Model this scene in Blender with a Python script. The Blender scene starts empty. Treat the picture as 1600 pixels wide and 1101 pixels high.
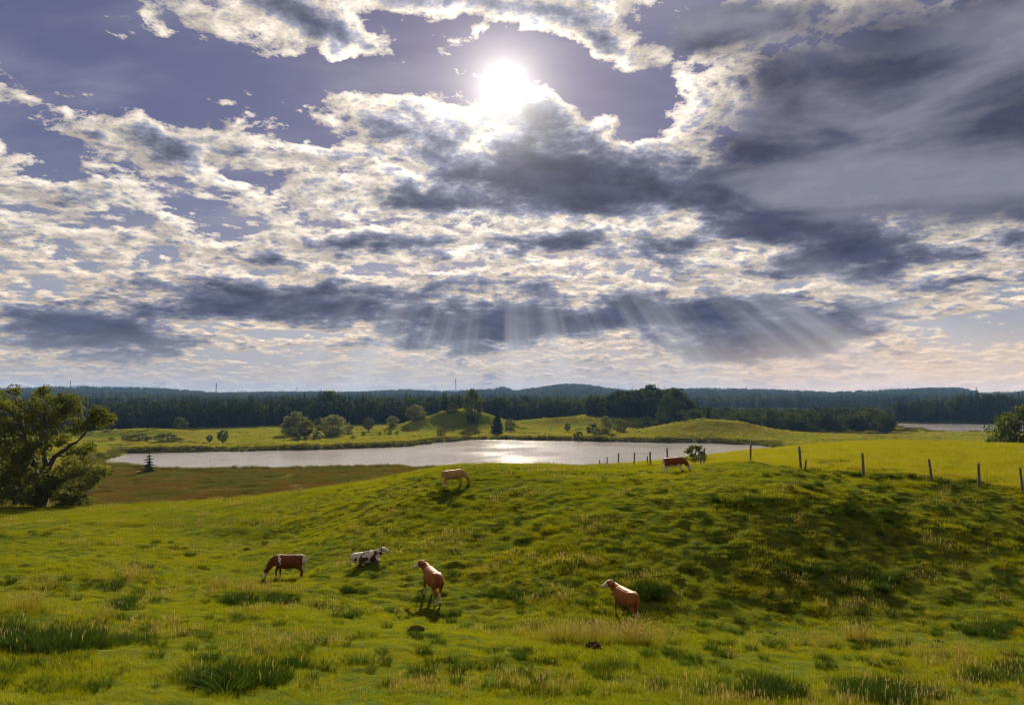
import bpy, bmesh, math, random
import numpy as np
from mathutils import Vector, Matrix, Euler

R = math.radians
sc = bpy.context.scene
C = sc.collection

# ------------------------------------------------------------------ camera
PITCH = R(3.75)
F = 1067.0                      # focal length in photo pixels (24 mm on 36 mm, 1600 px wide)
cam_d = bpy.data.cameras.new('camera')
cam_d.lens = 24.0; cam_d.sensor_width = 36.0; cam_d.clip_start = 0.1; cam_d.clip_end = 30000.0
cam = bpy.data.objects.new('camera', cam_d); C.objects.link(cam)
cam.location = (0, 0, 0); cam.rotation_euler = (R(90) + PITCH, 0, 0)
sc.camera = cam

SUN_AZ, SUN_EL = R(-0.62), R(24.9)
sun_dir = Vector((math.sin(SUN_AZ) * math.cos(SUN_EL), math.cos(SUN_AZ) * math.cos(SUN_EL), math.sin(SUN_EL)))

# ------------------------------------------------------------------ render settings
sc.view_settings.view_transform = 'Standard'
sc.view_settings.look = 'None'
sc.view_settings.exposure = 1.6
sc.view_settings.gamma = 1.0
sc.cycles.use_denoising = True
sc.cycles.denoiser = 'OPENIMAGEDENOISE'; sc.cycles.denoising_input_passes = 'RGB_ALBEDO_NORMAL'; sc.cycles.denoising_prefilter = 'ACCURATE'
sc.cycles.pixel_filter_type = 'BLACKMAN_HARRIS'; sc.cycles.filter_width = 1.15
sc.cycles.max_bounces = 8
sc.cycles.diffuse_bounces = 3
sc.cycles.glossy_bounces = 2
sc.cycles.transmission_bounces = 4
sc.cycles.transparent_max_bounces = 8
sc.cycles.volume_bounces = 0
sc.cycles.use_adaptive_sampling = True
sc.cycles.adaptive_threshold = 0.015

# ------------------------------------------------------------------ node expression helper
class NX:
    """small arithmetic wrapper round shader sockets"""
    def __init__(s, nt, sock): s.nt, s.s = nt, sock
    def _m(s, op, *a, clamp=False):
        n = s.nt.nodes.new('ShaderNodeMath'); n.operation = op; n.use_clamp = clamp
        for i, v in enumerate((s,) + a):
            if isinstance(v, NX): s.nt.links.new(v.s, n.inputs[i])
            else: n.inputs[i].default_value = v
        return NX(s.nt, n.outputs[0])
    def __add__(s, o): return s._m('ADD', o)
    __radd__ = __add__
    def __mul__(s, o): return s._m('MULTIPLY', o)
    __rmul__ = __mul__
    def __sub__(s, o): return s._m('SUBTRACT', o)
    def __rsub__(s, o): return (s * -1.0) + o
    def __truediv__(s, o): return s._m('DIVIDE', o)
    def max(s, o): return s._m('MAXIMUM', o)
    def min(s, o): return s._m('MINIMUM', o)
    def pow(s, o): return s._m('POWER', o)
    def exp(s): return s._m('EXPONENT')
    def sat(s): return s._m('ADD', 0.0, clamp=True)
    def atan2(s, o): return s._m('ARCTAN2', o)
    def asin(s): return s._m('ARCSINE')
    def acos(s): return s._m('ARCCOSINE')
    def step(s, a, b, lo=0.0, hi=1.0, kind='SMOOTHSTEP'):
        n = s.nt.nodes.new('ShaderNodeMapRange'); n.interpolation_type = kind
        s.nt.links.new(s.s, n.inputs[0])
        for i, v in zip((1, 2, 3, 4), (a, b, lo, hi)): n.inputs[i].default_value = v
        return NX(s.nt, n.outputs[0])

def setin(nt, inp, v):
    if isinstance(v, NX): nt.links.new(v.s, inp)
    elif isinstance(v, (tuple, list)) and inp.type == 'RGBA' and len(v) == 3: inp.default_value = (*v, 1)
    else: inp.default_value = v
def combine(nt, x, y, z=0.0):
    n = nt.nodes.new('ShaderNodeCombineXYZ')
    for i, v in enumerate((x, y, z)): setin(nt, n.inputs[i], v)
    return NX(nt, n.outputs[0])
def separate(nt, v):
    n = nt.nodes.new('ShaderNodeSeparateXYZ'); nt.links.new(v.s, n.inputs[0])
    return [NX(nt, o) for o in n.outputs]
def noise(nt, vec, scale, detail=4.0, rough=0.55, dist=0.0, dim='3D', color=False):
    n = nt.nodes.new('ShaderNodeTexNoise'); n.noise_dimensions = dim
    n.inputs['Scale'].default_value = scale; n.inputs['Detail'].default_value = detail
    n.inputs['Roughness'].default_value = rough; n.inputs['Distortion'].default_value = dist
    if dim == '1D': nt.links.new(vec.s, n.inputs['W'])
    elif vec is not None: nt.links.new(vec.s, n.inputs['Vector'])
    return NX(nt, n.outputs['Color' if color else 'Fac'])
def mixc(nt, f, a, b, mode='MIX'):
    n = nt.nodes.new('ShaderNodeMix'); n.data_type = 'RGBA'; n.blend_type = mode
    setin(nt, n.inputs[0], f); setin(nt, n.inputs[6], a); setin(nt, n.inputs[7], b)
    return NX(nt, n.outputs[2])
def vscale(nt, v, f):
    n = nt.nodes.new('ShaderNodeVectorMath'); n.operation = 'SCALE'
    setin(nt, n.inputs[0], v); setin(nt, n.inputs[3], f)
    return NX(nt, n.outputs[0])
def vmath(nt, op, a, b):
    n = nt.nodes.new('ShaderNodeVectorMath'); n.operation = op
    setin(nt, n.inputs[0], a); setin(nt, n.inputs[1], b)
    return NX(nt, n.outputs[0] if op not in ('DOT_PRODUCT', 'LENGTH') else n.outputs[1])

def raydir(px, py):
    a, b = (px - 800) / F, (550.5 - py) / F
    c, s = math.cos(PITCH), math.sin(PITCH)
    return np.array((a, c - b * s, s + b * c))
def at(px, py, d):                                    # the point d metres out along +Y behind a photo pixel
    v = raydir(px, py); return v * (d / v[1])
def azel(px, py):
    v = raydir(px, py); v = v / np.linalg.norm(v)
    return math.degrees(math.atan2(v[0], v[1])), math.degrees(math.asin(v[2]))

# ------------------------------------------------------------------ world: clear sky and broken backlit cloud
world = bpy.data.worlds.new('World'); sc.world = world; world.use_nodes = True
nt = world.node_tree; nt.nodes.clear()
out = nt.nodes.new('ShaderNodeOutputWorld'); bg = nt.nodes.new('ShaderNodeBackground')
nt.links.new(bg.outputs[0], out.inputs[0])
bg.inputs['Strength'].default_value = 0.05
SKY_K = 6.0                                          # scales the cloud radiances below to the sun
sky = nt.nodes.new('ShaderNodeTexSky'); sky.sky_type = 'NISHITA'; sky.sun_disc = False
sky.sun_elevation = SUN_EL; sky.sun_rotation = SUN_AZ; sky.altitude = 600; sky.air_density = 1.0
sky.dust_density = 0.6; sky.ozone_density = 2.5
tc = nt.nodes.new('ShaderNodeTexCoord'); D = NX(nt, tc.outputs['Generated'])
dx, dy, dz = separate(nt, D)
el = dz.max(-1.0).min(1.0).asin() * 57.29578
az = dx.atan2(dy) * 57.29578
hz = dz._m('ABSOLUTE') + 0.21
plane = combine(nt, dx / hz, dy / hz)
uv0 = combine(nt, az, el)
wn = noise(nt, plane, 1.7, 5, 0.6, color=True)
wv = vmath(nt, 'SUBTRACT', wn, (0.5, 0.5, 0.5))
sq = combine(nt, el.max(0.0).step(0, 25, 7.0, 11.0, 'LINEAR'), el.max(0.0).step(0, 25, 2.2, 9.0, 'LINEAR'), 0.0)
UV = vmath(nt, 'ADD', uv0, vmath(nt, 'MULTIPLY', wv, sq))
def blobs(rows, vec):
    tot = None
    for px, py, rx, ry, amp, *rot in rows:
        u, v = azel(px, py); du = abs(azel(px + rx, py)[0] - azel(px - rx, py)[0]) / 2; dv = abs(azel(px, py + ry)[1] - azel(px, py - ry)[1]) / 2
        m = nt.nodes.new('ShaderNodeMapping'); m.vector_type = 'TEXTURE'
        m.inputs['Location'].default_value = (u, v, 0); m.inputs['Scale'].default_value = (du * 1.35, dv * 1.35, 1)
        m.inputs['Rotation'].default_value = (0, 0, R(rot[0]) if rot else 0)
        nt.links.new(vec.s, m.inputs['Vector'])
        g = nt.nodes.new('ShaderNodeTexGradient'); g.gradient_type = 'QUADRATIC_SPHERE'
        nt.links.new(m.outputs[0], g.inputs[0])
        t = NX(nt, g.outputs['Fac']) * amp
        tot = t if tot is None else tot + t
    return tot
# where the photographed sky is open (negative), thinly veiled (small) or thick (large): px, py, half width, half height, weight, tilt
LAYOUT = [
    (140, 70, 430, 130, -1.5), (420, 118, 300, 40, -1.0), (30, 215, 90, 40, -0.9), (170, 316, 200, 22, -0.7),
    (770, 95, 210, 60, -1.5), (930, 130, 100, 60, -1.5), (1010, 190, 50, 28, -0.8), (700, 150, 120, 30, -1.0),
    (470, 42, 150, 50, 1.2, -22), (700, 12, 300, 36, 0.75), (920, 45, 150, 46, 0.9, -22), (1100, 160, 100, 80, 0.5), (560, 85, 60, 18, .6, -20),
    (370, 245, 300, 60, 0.5, -8), (250, 205, 140, 34, .4, -10), (60, 292, 130, 18, .7, -6), (640, 205, 190, 60, 0.5), (850, 182, 110, 34, 0.4), (160, 215, 70, 26, .5),
    (870, 262, 240, 84, 3.0, -8), (690, 310, 168, 41, 1.68), (930, 322, 157, 50, 2.02), (1130, 300, 190, 53, 2.13, -14), (1240, 350, 190, 36, 2.24, -6),
    (600, 378, 200, 34, 1.1), (420, 395, 130, 24, 0.7), (860, 392, 168, 34, 1.46), (1050, 390, 90, 31, 1.68), (1320, 396, 190, 41, 2.58),
    (200, 360, 330, 66, 0.2), (480, 470, 426, 43, 2.38, 2), (130, 520, 213, 55, 2.66, -4), (820, 450, 120, 26, .6),
    (800, 512, 314, 41, 2.8, 2), (1080, 490, 291, 53, 1.96, -6), (1250, 520, 246, 58, 2.1, 8), (1090, 552, 120, 28, 1.2), (720, 560, 100, 30, 0.5),
    (1180, 432, 330, 20, 0.2), (1500, 430, 190, 44, 0.55), (1540, 372, 120, 26, 0.7), (1330, 575, 120, 20, .9), (1500, 432, 90, 8, .8), (1440, 492, 70, 10, .9),
    (1520, 515, 180, 46, -0.95), (560, 520, 180, 22, -0.55), (430, 568, 330, 20, -0.5), (150, 572, 200, 10, 0.4),
    (713, 577, 30, 9, 0.62), (768, 588, 22, 12, 0.6), (1250, 592, 300, 10, 0.3), (480, 510, 140, 9, .55), (360, 540, 110, 8, .6), (620, 540, 60, 8, .6)]
n1 = noise(nt, plane, 5.2, 9, 0.61, 0.25)
n2 = noise(nt, plane, 19.0, 7, 0.62)
n3 = noise(nt, vmath(nt, 'MULTIPLY', plane, (1.0, 1.8, 1.0)), 1.15, 3, 0.5)
den = (n1 - 0.5) * 3.7 + (n2 - 0.5) * 1.9 + (n3 - 0.5) * 0.8 + 0.20
den = den + blobs(LAYOUT, UV)
tau = den.max(0.0)
ang = vmath(nt, 'DOT_PRODUCT', D, tuple(sun_dir)).max(-1.0).min(1.0).acos() * 57.29578      # degrees from the sun
alpha = 1.0 - (tau * -4.0).exp()
trans = ((tau * -2.7) + 1.2).min(0.0).exp()                      # light that comes through from the sun behind the cloud
glow = 0.90 + (ang * -0.10).exp() * 1.0
to_sun = vmath(nt, 'SUBTRACT', (sun_dir.x / (sun_dir.z + 0.21), sun_dir.y / (sun_dir.z + 0.21), 0.0), plane)
shift = nt.nodes.new('ShaderNodeVectorMath'); shift.operation = 'NORMALIZE'; nt.links.new(to_sun.s, shift.inputs[0])
n1s = noise(nt, vmath(nt, 'ADD', plane, vscale(nt, NX(nt, shift.outputs[0]), 0.040)), 5.2, 6, 0.61, 0.25)
rim = ((n1 - n1s) * 5.0).max(-0.35).min(1.0) + 1.0              # billows brighter on the side turned to the sun
lit = trans * glow * rim
cream = mixc(nt, el.step(2, 16), (1.0, 0.76, 0.50), (1.0, 0.875, 0.69))
shade_n = noise(nt, plane, 7.0, 6, 0.6)
grey = mixc(nt, shade_n.step(0.3, 0.7), (0.032, 0.037, 0.080), (0.078, 0.086, 0.160))
lit = lit * el.step(1, 12, 0.95, 1.0)
cream = mixc(nt, trans.step(0.15, 0.85), (0.74, 0.76, 0.92), cream)            # thick cloud passes a bluer light
cloud = mixc(nt, 1.0, vscale(nt, cream, lit), vscale(nt, grey, 1.0 - trans * 0.8), 'ADD')
clear = mixc(nt, 1.0, NX(nt, sky.outputs[0]), (1.05, 0.80, 0.92), 'MULTIPLY')
clear = vscale(nt, clear, 0.07)
clear = mixc(nt, 0.72, clear, mixc(nt, el.step(3, 20), (0.40, 0.43, 0.46), (0.125, 0.132, 0.250)))
veil = noise(nt, vmath(nt, 'MULTIPLY', plane, (1, 2.2, 1)), 2.2, 5, 0.55)
clear = mixc(nt, veil.step(0.42, 0.75, 0, 0.35), clear, (0.50, 0.48, 0.56))
col = mixc(nt, alpha, clear, cloud)
# smooth high sheet on the right
sheet = blobs([(1400, 130, 420, 200, 2.4), (1130, 40, 200, 60, .9), (1450, 290, 330, 90, 2.2), (1250, 240, 250, 85, 1.6), (1750, 120, 330, 300, 2.4), (1080, 30, 140, 50, .8)], UV)
streak = noise(nt, vmath(nt, 'MULTIPLY', combine(nt, az, el), (0.05, 0.2, 1)), 1.0, 5, 0.5, 0.6)
sheet_col = mixc(nt, streak.step(0.36, 0.66), (0.050, 0.055, 0.110), (0.25, 0.25, 0.33))
col = mixc(nt, (sheet + (n1 - 0.5) * 1.6 - 0.25).step(0.0, 0.75, 0.0, 0.97), col, sheet_col)
# thick air low over the land
hazec = mixc(nt, az.step(6, 28), (0.42, 0.385, 0.375), (1.15, 0.74, 0.45))
col = mixc(nt, el.step(-1.0, 7.0, 0.66, 0.0, 'SMOOTHERSTEP'), col, hazec)
# beams fanning out from the sun below the cloud
sa, se = math.degrees(SUN_AZ), math.degrees(SUN_EL)
phi = (az - sa).atan2(se - el)
beam = noise(nt, phi, 7.5, 3, 0.5, dim='1D').step(0.34, 0.76)
beam_m = blobs([(1130, 570, 420, 190, 1.5), (1330, 540, 260, 150, 0.8), (640, 590, 330, 150, 1.7), (880, 600, 300, 150, .8)], uv0).sat()
col = mixc(nt, beam * beam_m * 0.40, col, (0.80, 0.78, 0.75))
# the sun and its aureole
aur = (ang * -0.62).exp() * 2.6 + (ang * ang * -2.0).exp() * 14.0 + (ang * -0.12).exp() * 0.14
col = mixc(nt, 1.0, col, vscale(nt, NX(nt, combine(nt, 1.0, 0.92, 0.78).s), aur), 'ADD')
final = vscale(nt, col, SKY_K)
nt.links.new(final.s, bg.inputs['Color'])
world.cycles.sampling_method = 'MANUAL'; world.cycles.sample_map_resolution = 1024

# ------------------------------------------------------------------ sun
sl = bpy.data.lights.new('sun', 'SUN'); sl.energy = 5.0; sl.angle = R(0.6); sl.color = (1.0, 0.88, 0.68)
so = bpy.data.objects.new('sun', sl); C.objects.link(so)
so.rotation_euler = (-sun_dir).to_track_quat('-Z', 'Y').to_euler()
so.location = (0, 0, 60)

# ------------------------------------------------------------------ numpy noise
_rng = np.random.RandomState(7)
_perm = _rng.permutation(512); _perm = np.concatenate([_perm, _perm])
_ga = _rng.rand(512) * 2 * np.pi
_gx, _gy = np.cos(_ga), np.sin(_ga)
def perlin(x, y):
    x = np.asarray(x, float); y = np.asarray(y, float)
    xi = np.floor(x).astype(int); yi = np.floor(y).astype(int); xf = x - xi; yf = y - yi
    u = xf ** 3 * (xf * (xf * 6 - 15) + 10); v = yf ** 3 * (yf * (yf * 6 - 15) + 10)
    def g(ix, iy, fx, fy):
        h = _perm[(_perm[ix & 511] + iy) & 511]
        return _gx[h] * fx + _gy[h] * fy
    a = g(xi, yi, xf, yf); b = g(xi + 1, yi, xf - 1, yf); c = g(xi, yi + 1, xf, yf - 1); d = g(xi + 1, yi + 1, xf - 1, yf - 1)
    return 1.5 * ((a + u * (b - a)) + v * ((c + u * (d - c)) - (a + u * (b - a))))
def fbm(x, y, oct=4, gain=0.5):
    t, a = 0.0, 1.0
    for i in range(oct):
        t = t + a * perlin(x * 2 ** i + 17.3 * i, y * 2 ** i - 9.1 * i); a *= gain
    return t
def sstep(a, b, x):
    t = np.clip((x - a) / (b - a), 0, 1); return t * t * (3 - 2 * t)

# ------------------------------------------------------------------ terrain
WATER = -22.0
def lake_xy(pts): return np.array([(lambda q: (q[0], q[1]))(at(px, py, 1.0) * (WATER / at(px, py, 1.0)[2])) for px, py in pts])
LAKES = [lake_xy([(158, 722), (215, 735), (330, 740), (420, 738), (520, 735), (640, 734), (760, 738), (950, 736), (1120, 726), (1230, 704),
                  (1190, 696), (1110, 692.5), (1000, 691), (930, 689.5), (850, 688), (800, 687), (740, 687), (690, 691), (640, 697), (560, 700.5), (470, 703), (380, 705), (290, 706.5), (205, 708.5)]),
         lake_xy([(1394, 667), (1404, 661), (1470, 661), (1540, 662.5), (1640, 664), (1760, 667), (1720, 680), (1600, 678), (1520, 677), (1460, 677), (1446, 673), (1420, 672.5)]),
         lake_xy([(1222, 677.5), (1280, 677), (1345, 679), (1352, 681), (1290, 680.5), (1235, 679.3)])]
def poly_sd(x, y, poly):                                     # signed distance, negative inside
    d2 = np.full(x.shape, 1e18); ins = np.zeros(x.shape, bool); n = len(poly)
    for i in range(n):
        ax, ay = poly[i]; bx, by = poly[(i + 1) % n]
        ex, ey = bx - ax, by - ay; wx, wy = x - ax, y - ay
        t = np.clip((wx * ex + wy * ey) / (ex * ex + ey * ey), 0, 1)
        d2 = np.minimum(d2, (wx - ex * t) ** 2 + (wy - ey * t) ** 2)
        ins ^= ((ay > y) != (by > y)) & (x < ex * (y - ay) / (ey if abs(ey) > 1e-9 else 1e-9) + ax)
    return np.where(ins, -1, 1) * np.sqrt(d2)
def lake_sd(x, y):
    w = 2.5 * perlin(x / 14, y / 14)
    return np.minimum.reduce([poly_sd(x, y, p) for p in LAKES]) + w
# (photo column): photo row -> metres out, along the hollow in front of the camera and up its far side
COLS = {
    -500: {1101: 11, 1000: 16, 950: 20, 900: 28, 850: 42, 810: 62, 795: 80},
    0: {1101: 11, 1000: 16, 950: 20, 900: 28, 850: 42, 810: 62, 793: 78},
    200: {1101: 11.5, 1000: 17, 950: 22, 900: 30, 860: 38, 820: 50, 798: 64},
    450: {1101: 12, 1000: 17.5, 960: 21.5, 940: 25, 905: 31.5, 880: 37, 850: 44, 800: 54, 775: 63, 770: 71},
    670: {1101: 12.3, 1040: 15.3, 990: 19.2, 970: 23.8, 935: 26, 900: 28.8, 880: 31, 860: 33, 800: 39.5, 760: 45, 740: 51, 733: 60},
    965: {1101: 13, 1040: 17, 1000: 20.3, 985: 23.3, 968: 24.4, 930: 26.5, 880: 29.5, 840: 32, 800: 35, 770: 39, 745: 46, 735: 55, 728: 74},
    1200: {1101: 13.5, 1040: 18, 1000: 22, 980: 24, 920: 26.6, 860: 29.1, 800: 32, 770: 34.4, 745: 38, 718: 51, 703: 75},
    1400: {1101: 14, 1030: 19.5, 980: 24, 920: 26.8, 860: 29.5, 800: 32.7, 770: 35.3, 745: 38.5, 720: 46, 700: 60, 690: 82},
    1600: {1101: 14, 1030: 19, 980: 23, 920: 26.5, 860: 30, 800: 34, 767: 37, 740: 44, 715: 56, 702: 72, 695: 86},
    2100: {1101: 14, 1030: 19, 980: 23, 920: 26.5, 860: 30, 800: 34, 767: 37, 740: 44, 715: 56, 702: 72, 695: 86}}
ctrl = [at(px, py, d) for px, rows in COLS.items() for py, d in rows.items()]
for px, d, z in ((-500, 128, -21), (0, 126, -20.9), (200, 128, -20.9), (450, 136, -21), (670, 118, -16.5), (670, 165, -21), (965, 120, -14.5), (965, 175, -21), (1200, 125, -12.5), (1200, 185, -20.8),
                 (1400, 130, -12.5), (1400, 190, -20.8), (1600, 130, -12), (1600, 190, -20.8), (2100, 130, -12), (2100, 190, -20.8), (-500, 185, -21), (200, 185, -21), (450, 190, -21)):
    q = at(px, 600, d); ctrl.append(np.array((q[0], d, z)))
for x in (-60, -25, 0, 25, 60): ctrl += [np.array((x, 2, -2.3)), np.array((x, -18, 0.4)), np.array((x * 1.6, -60, 1.5))]
ctrl += [np.array((0, 6, -3.75)), np.array((-8, 6, -3.8)), np.array((8, 6, -3.75))]
ctrl = np.array(ctrl)
def _phi(r2): return 0.5 * r2 * np.log(r2 + 1e-9)
_cs = 40.0
_A = ctrl[:, :2] / _cs; _n = len(_A)
_K = _phi(((_A[:, None] - _A[None]) ** 2).sum(-1)) + 0.0015 * np.eye(_n)
_P = np.c_[np.ones(_n), _A]
_S = np.linalg.solve(np.block([[_K, _P], [_P.T, np.zeros((3, 3))]]), np.r_[ctrl[:, 2], 0, 0, 0])
def z_near(x, y):
    x = np.asarray(x, float) / _cs; y = np.asarray(y, float) / _cs
    z = _S[_n] + _S[_n + 1] * x + _S[_n + 2] * y
    for i in range(_n): z = z + _S[i] * _phi((x - _A[i, 0]) ** 2 + (y - _A[i, 1]) ** 2)
    return z
MOUNDS = [(238, 372, 34, 14, 3.6), (172, 360, 26, 10, 1.6), (700, 440, 30, 20, 8.6), (745, 450, 26, 22, 6.5), (1092, 374, 36, 27, 7.0), (1150, 378, 34, 24, 2.6), (1000, 510, 66, 44, 10.0), (870, 470, 34, 16, 4.6),
          (1290, 520, 50, 24, 4.0), (1560, 690, 120, 60, 9.0), (1700, 700, 160, 70, 14.0), (600, 560, 90, 50, 4)]
RIDGE = [(-900, 606), (-300, 606), (0, 609), (110, 605), (240, 606), (340, 613), (430, 611), (560, 611), (640, 607), (690, 610), (760, 607), (785, 603), (806, 609), (850, 603), (880, 599), (910, 599), (950, 605),
         (1000, 609), (1100, 605), (1200, 608), (1300, 612), (1450, 607), (1500, 607), (1530, 614), (1600, 612), (1900, 610), (2500, 606)]
_raz = [math.atan2((px - 800) / F, 1) for px, _ in RIDGE]
def ridge_z(az, d):                                          # height of the bare ridge seen under its trees
    py = np.interp(az, _raz, [p for _, p in RIDGE]) + 2.0
    return (620.4 - py) / F * d - 13
def z_far(x, y):
    d = np.hypot(x, y); az = np.arctan2(x, y)
    z = -20.7 + 0.35 * perlin(x / 25, y / 25) + 0.9 * sstep(380, 480, y) * sstep(520, 300, x + 200)
    for px, md, rx, ry, h in MOUNDS:
        mx = at(px, 600, md)[0]; q = ((x - mx) / rx) ** 2 + ((y - md) / ry) ** 2
        z = z + h * np.exp(-q * 1.1) * (1 + 0.12 * perlin(x / 9, y / 9))
    roll = 5 * perlin(x / 260 + 3, y / 260)
    back = sstep(1150, 3000, d)
    z = z + (sstep(650, 1300, d) * (4 + roll)) * (1 - back)
    rz = ridge_z(az, np.maximum(d, 1))
    z = z * (1 - back) + (rz + 7 * perlin(x / 330, y / 330) * sstep(3400, 2000, d)) * back
    z = np.where(d > 3300, z - (d - 3300) * 0.03, z)
    s = lake_sd(x, y)
    bank = sstep(-5, 4, s)
    return np.where(s < 12, (-24.0) * (1 - bank) + np.maximum(z, -21.4 + 0.6 * sstep(0, 8, s)) * bank, z)
def ground_base(x, y):
    x = np.asarray(x, float); y = np.asarray(y, float)
    shp = np.broadcast(x, y).shape; x = np.broadcast_to(x, shp).ravel(); y = np.broadcast_to(y, shp).ravel()
    d = np.hypot(x, y); w = sstep(125, 180, y) * sstep(120, 170, d)
    w = np.maximum(w, sstep(170, 320, d)); z = np.zeros(len(x))
    m = w < 1; z[m] += (1 - w[m]) * z_near(x[m], y[m])
    m = w > 0; z[m] += w[m] * z_far(x[m], y[m])
    return z.reshape(shp)
def ground(x, y):
    z = ground_base(x, y); d = np.hypot(x, y); k = sstep(2, 9, d)
    near = sstep(110, 60, d) * k
    lumps = 0.05 * fbm(np.asarray(x) / 1.9, np.asarray(y) / 1.25, 4, 0.6) + 0.15 * perlin(np.asarray(x) / 7.5, np.asarray(y) / 5.5)
    lumps = lumps + (0.05 + 0.035 * sstep(21, 25, np.asarray(y))) * fbm(np.asarray(x) / 0.55, np.asarray(y) / 0.45, 2) * sstep(70, 45, d)
    tread = 0.085 * (1 - np.abs(perlin(np.asarray(x) / 1.5 + 5, z * 1.3 + np.asarray(y) / 4.0)) * 2)
    # rougher on the trodden bank, smooth on the mown field behind the fence
    bank = sstep(22, 27, y) * sstep(62, 50, y)
    fx, fy = np.asarray(x) - 10.0, np.asarray(y) - 45.0
    field = sstep(0, 3, np.asarray(y) - fence_y(np.asarray(x)) - 0.5) * sstep(6, 12, np.asarray(x))
    return z + near * (lumps * (0.75 + 0.5 * bank) + tread * (0.35 + 0.9 * bank)) * (1 - 0.8 * field)
# the fence: photo column and metres out of each post
POSTS = [(1590, 36.6), (1523, 37.2), (1450, 37.8), (1345, 38.6), (1248, 40.5), (1170, 46.5), (1097, 53), (1041, 57), (1015, 60.5), (989, 63.5), (965, 70), (947, 77), (936, 84)]
_fx = np.array([at(px, 600, d)[0] for px, d in POSTS][::-1]); _fy = np.array([d for _, d in POSTS][::-1])
def fence_y(x): return np.where(np.asarray(x) > _fx[-1], 36.6, np.interp(x, _fx, _fy))
_hs = 0.25; _hx0, _hy0 = -105.0, 4.0
_gxs, _gys = np.meshgrid(np.arange(_hx0, 125, _hs), np.arange(_hy0, 132, _hs)); _HG = ground(_gxs, _gys)
def ground_q(x, y):                                          # quick look-up of the same surface
    u = (np.asarray(x, float) - _hx0) / _hs; v = (np.asarray(y, float) - _hy0) / _hs
    i = np.clip(u.astype(int), 0, _HG.shape[1] - 2); j = np.clip(v.astype(int), 0, _HG.shape[0] - 2); a = np.clip(u - i, 0, 1); b = np.clip(v - j, 0, 1)
    return (_HG[j, i] * (1 - a) + _HG[j, i + 1] * a) * (1 - b) + (_HG[j + 1, i] * (1 - a) + _HG[j + 1, i + 1] * a) * b
def hit(px, py, d0=6.0, d1=130.0):                           # first ground point along the ray through a photo pixel
    v = raydir(px, py); v = v / v[1]
    ds = np.arange(d0, d1, 0.1); z = ground_q(v[0] * ds, ds); below = np.nonzero(v[2] * ds <= z)[0]
    d = ds[below[0]] if len(below) else d1
    return float(v[0] * d), float(d), float(ground_q(v[0] * d, d))

# ------------------------------------------------------------------ object helpers
def tag(o, label=None, cat=None, group=None, kind=None):
    for k, v in (('label', label), ('category', cat), ('group', group), ('kind', kind)):
        if v: o[k] = v
    return o
def mesh_from(name, verts, faces, smooth=True):
    me = bpy.data.meshes.new(name)
    verts = np.asarray(verts, np.float32).reshape(-1, 3)
    if isinstance(faces, np.ndarray):
        n, k = faces.shape
        me.vertices.add(len(verts)); me.vertices.foreach_set('co', verts.ravel())
        me.loops.add(n * k); me.loops.foreach_set('vertex_index', faces.astype(np.int32).ravel())
        me.polygons.add(n); me.polygons.foreach_set('loop_start', np.arange(0, n * k, k, dtype=np.int32))
        try: me.polygons.foreach_set('loop_total', np.full(n, k, np.int32))
        except Exception: pass
        me.update(calc_edges=True)
    else:
        me.from_pydata(verts.tolist(), [], faces)
    me.polygons.foreach_set('use_smooth', np.full(len(me.polygons), smooth))
    me.update(); return me
def obj(name, me, mat=None, parent=None, loc=None, link=True):
    o = bpy.data.objects.new(name, me)
    if link: C.objects.link(o)
    if mat is not None and me is not None and len(me.materials) == 0: me.materials.append(mat)
    if parent: o.parent = parent
    if loc is not None: o.location = loc
    return o
def newmat(name):
    m = bpy.data.materials.new(name); m.use_nodes = True; t = m.node_tree; t.nodes.clear()
    o = t.nodes.new('ShaderNodeOutputMaterial'); return m, t, o
def attr(t, name, out='Fac'):
    n = t.nodes.new('ShaderNodeAttribute'); n.attribute_name = name; return NX(t, n.outputs[out])
def leafmat(name, c1, c2, trans=0.45, tcol=None, gloss=0.06, inst=True, scale=0.0):
    """thin leaves: reflect on one side, let light through to the other"""
    m, t, o = newmat(name)
    oi = t.nodes.new('ShaderNodeObjectInfo'); f = NX(t, oi.outputs['Random'])
    if scale:
        g = t.nodes.new('ShaderNodeNewGeometry')
        f = (f * 0.5 + noise(t, NX(t, g.outputs['Position']), scale, 3, 0.6) * 1.2 - 0.35).sat()
    c = mixc(t, f, c1, c2)
    if tcol is None: tcol = (1.6, 1.5, 0.7)
    d = t.nodes.new('ShaderNodeBsdfDiffuse'); tr = t.nodes.new('ShaderNodeBsdfTranslucent'); gl = t.nodes.new('ShaderNodeBsdfGlossy'); gl.inputs[0].default_value = (0.30, 0.32, 0.22, 1)
    t.links.new(c.s, d.inputs[0]); t.links.new(mixc(t, 1.0, c, tcol, 'MULTIPLY').s, tr.inputs[0]); gl.inputs['Roughness'].default_value = 0.45
    mx = t.nodes.new('ShaderNodeMixShader'); mx.inputs[0].default_value = trans
    t.links.new(d.outputs[0], mx.inputs[1]); t.links.new(tr.outputs[0], mx.inputs[2])
    m2 = t.nodes.new('ShaderNodeMixShader'); m2.inputs[0].default_value = gloss
    t.links.new(mx.outputs[0], m2.inputs[1]); t.links.new(gl.outputs[0], m2.inputs[2])
    t.links.new(m2.outputs[0], o.inputs[0]); return m
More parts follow.
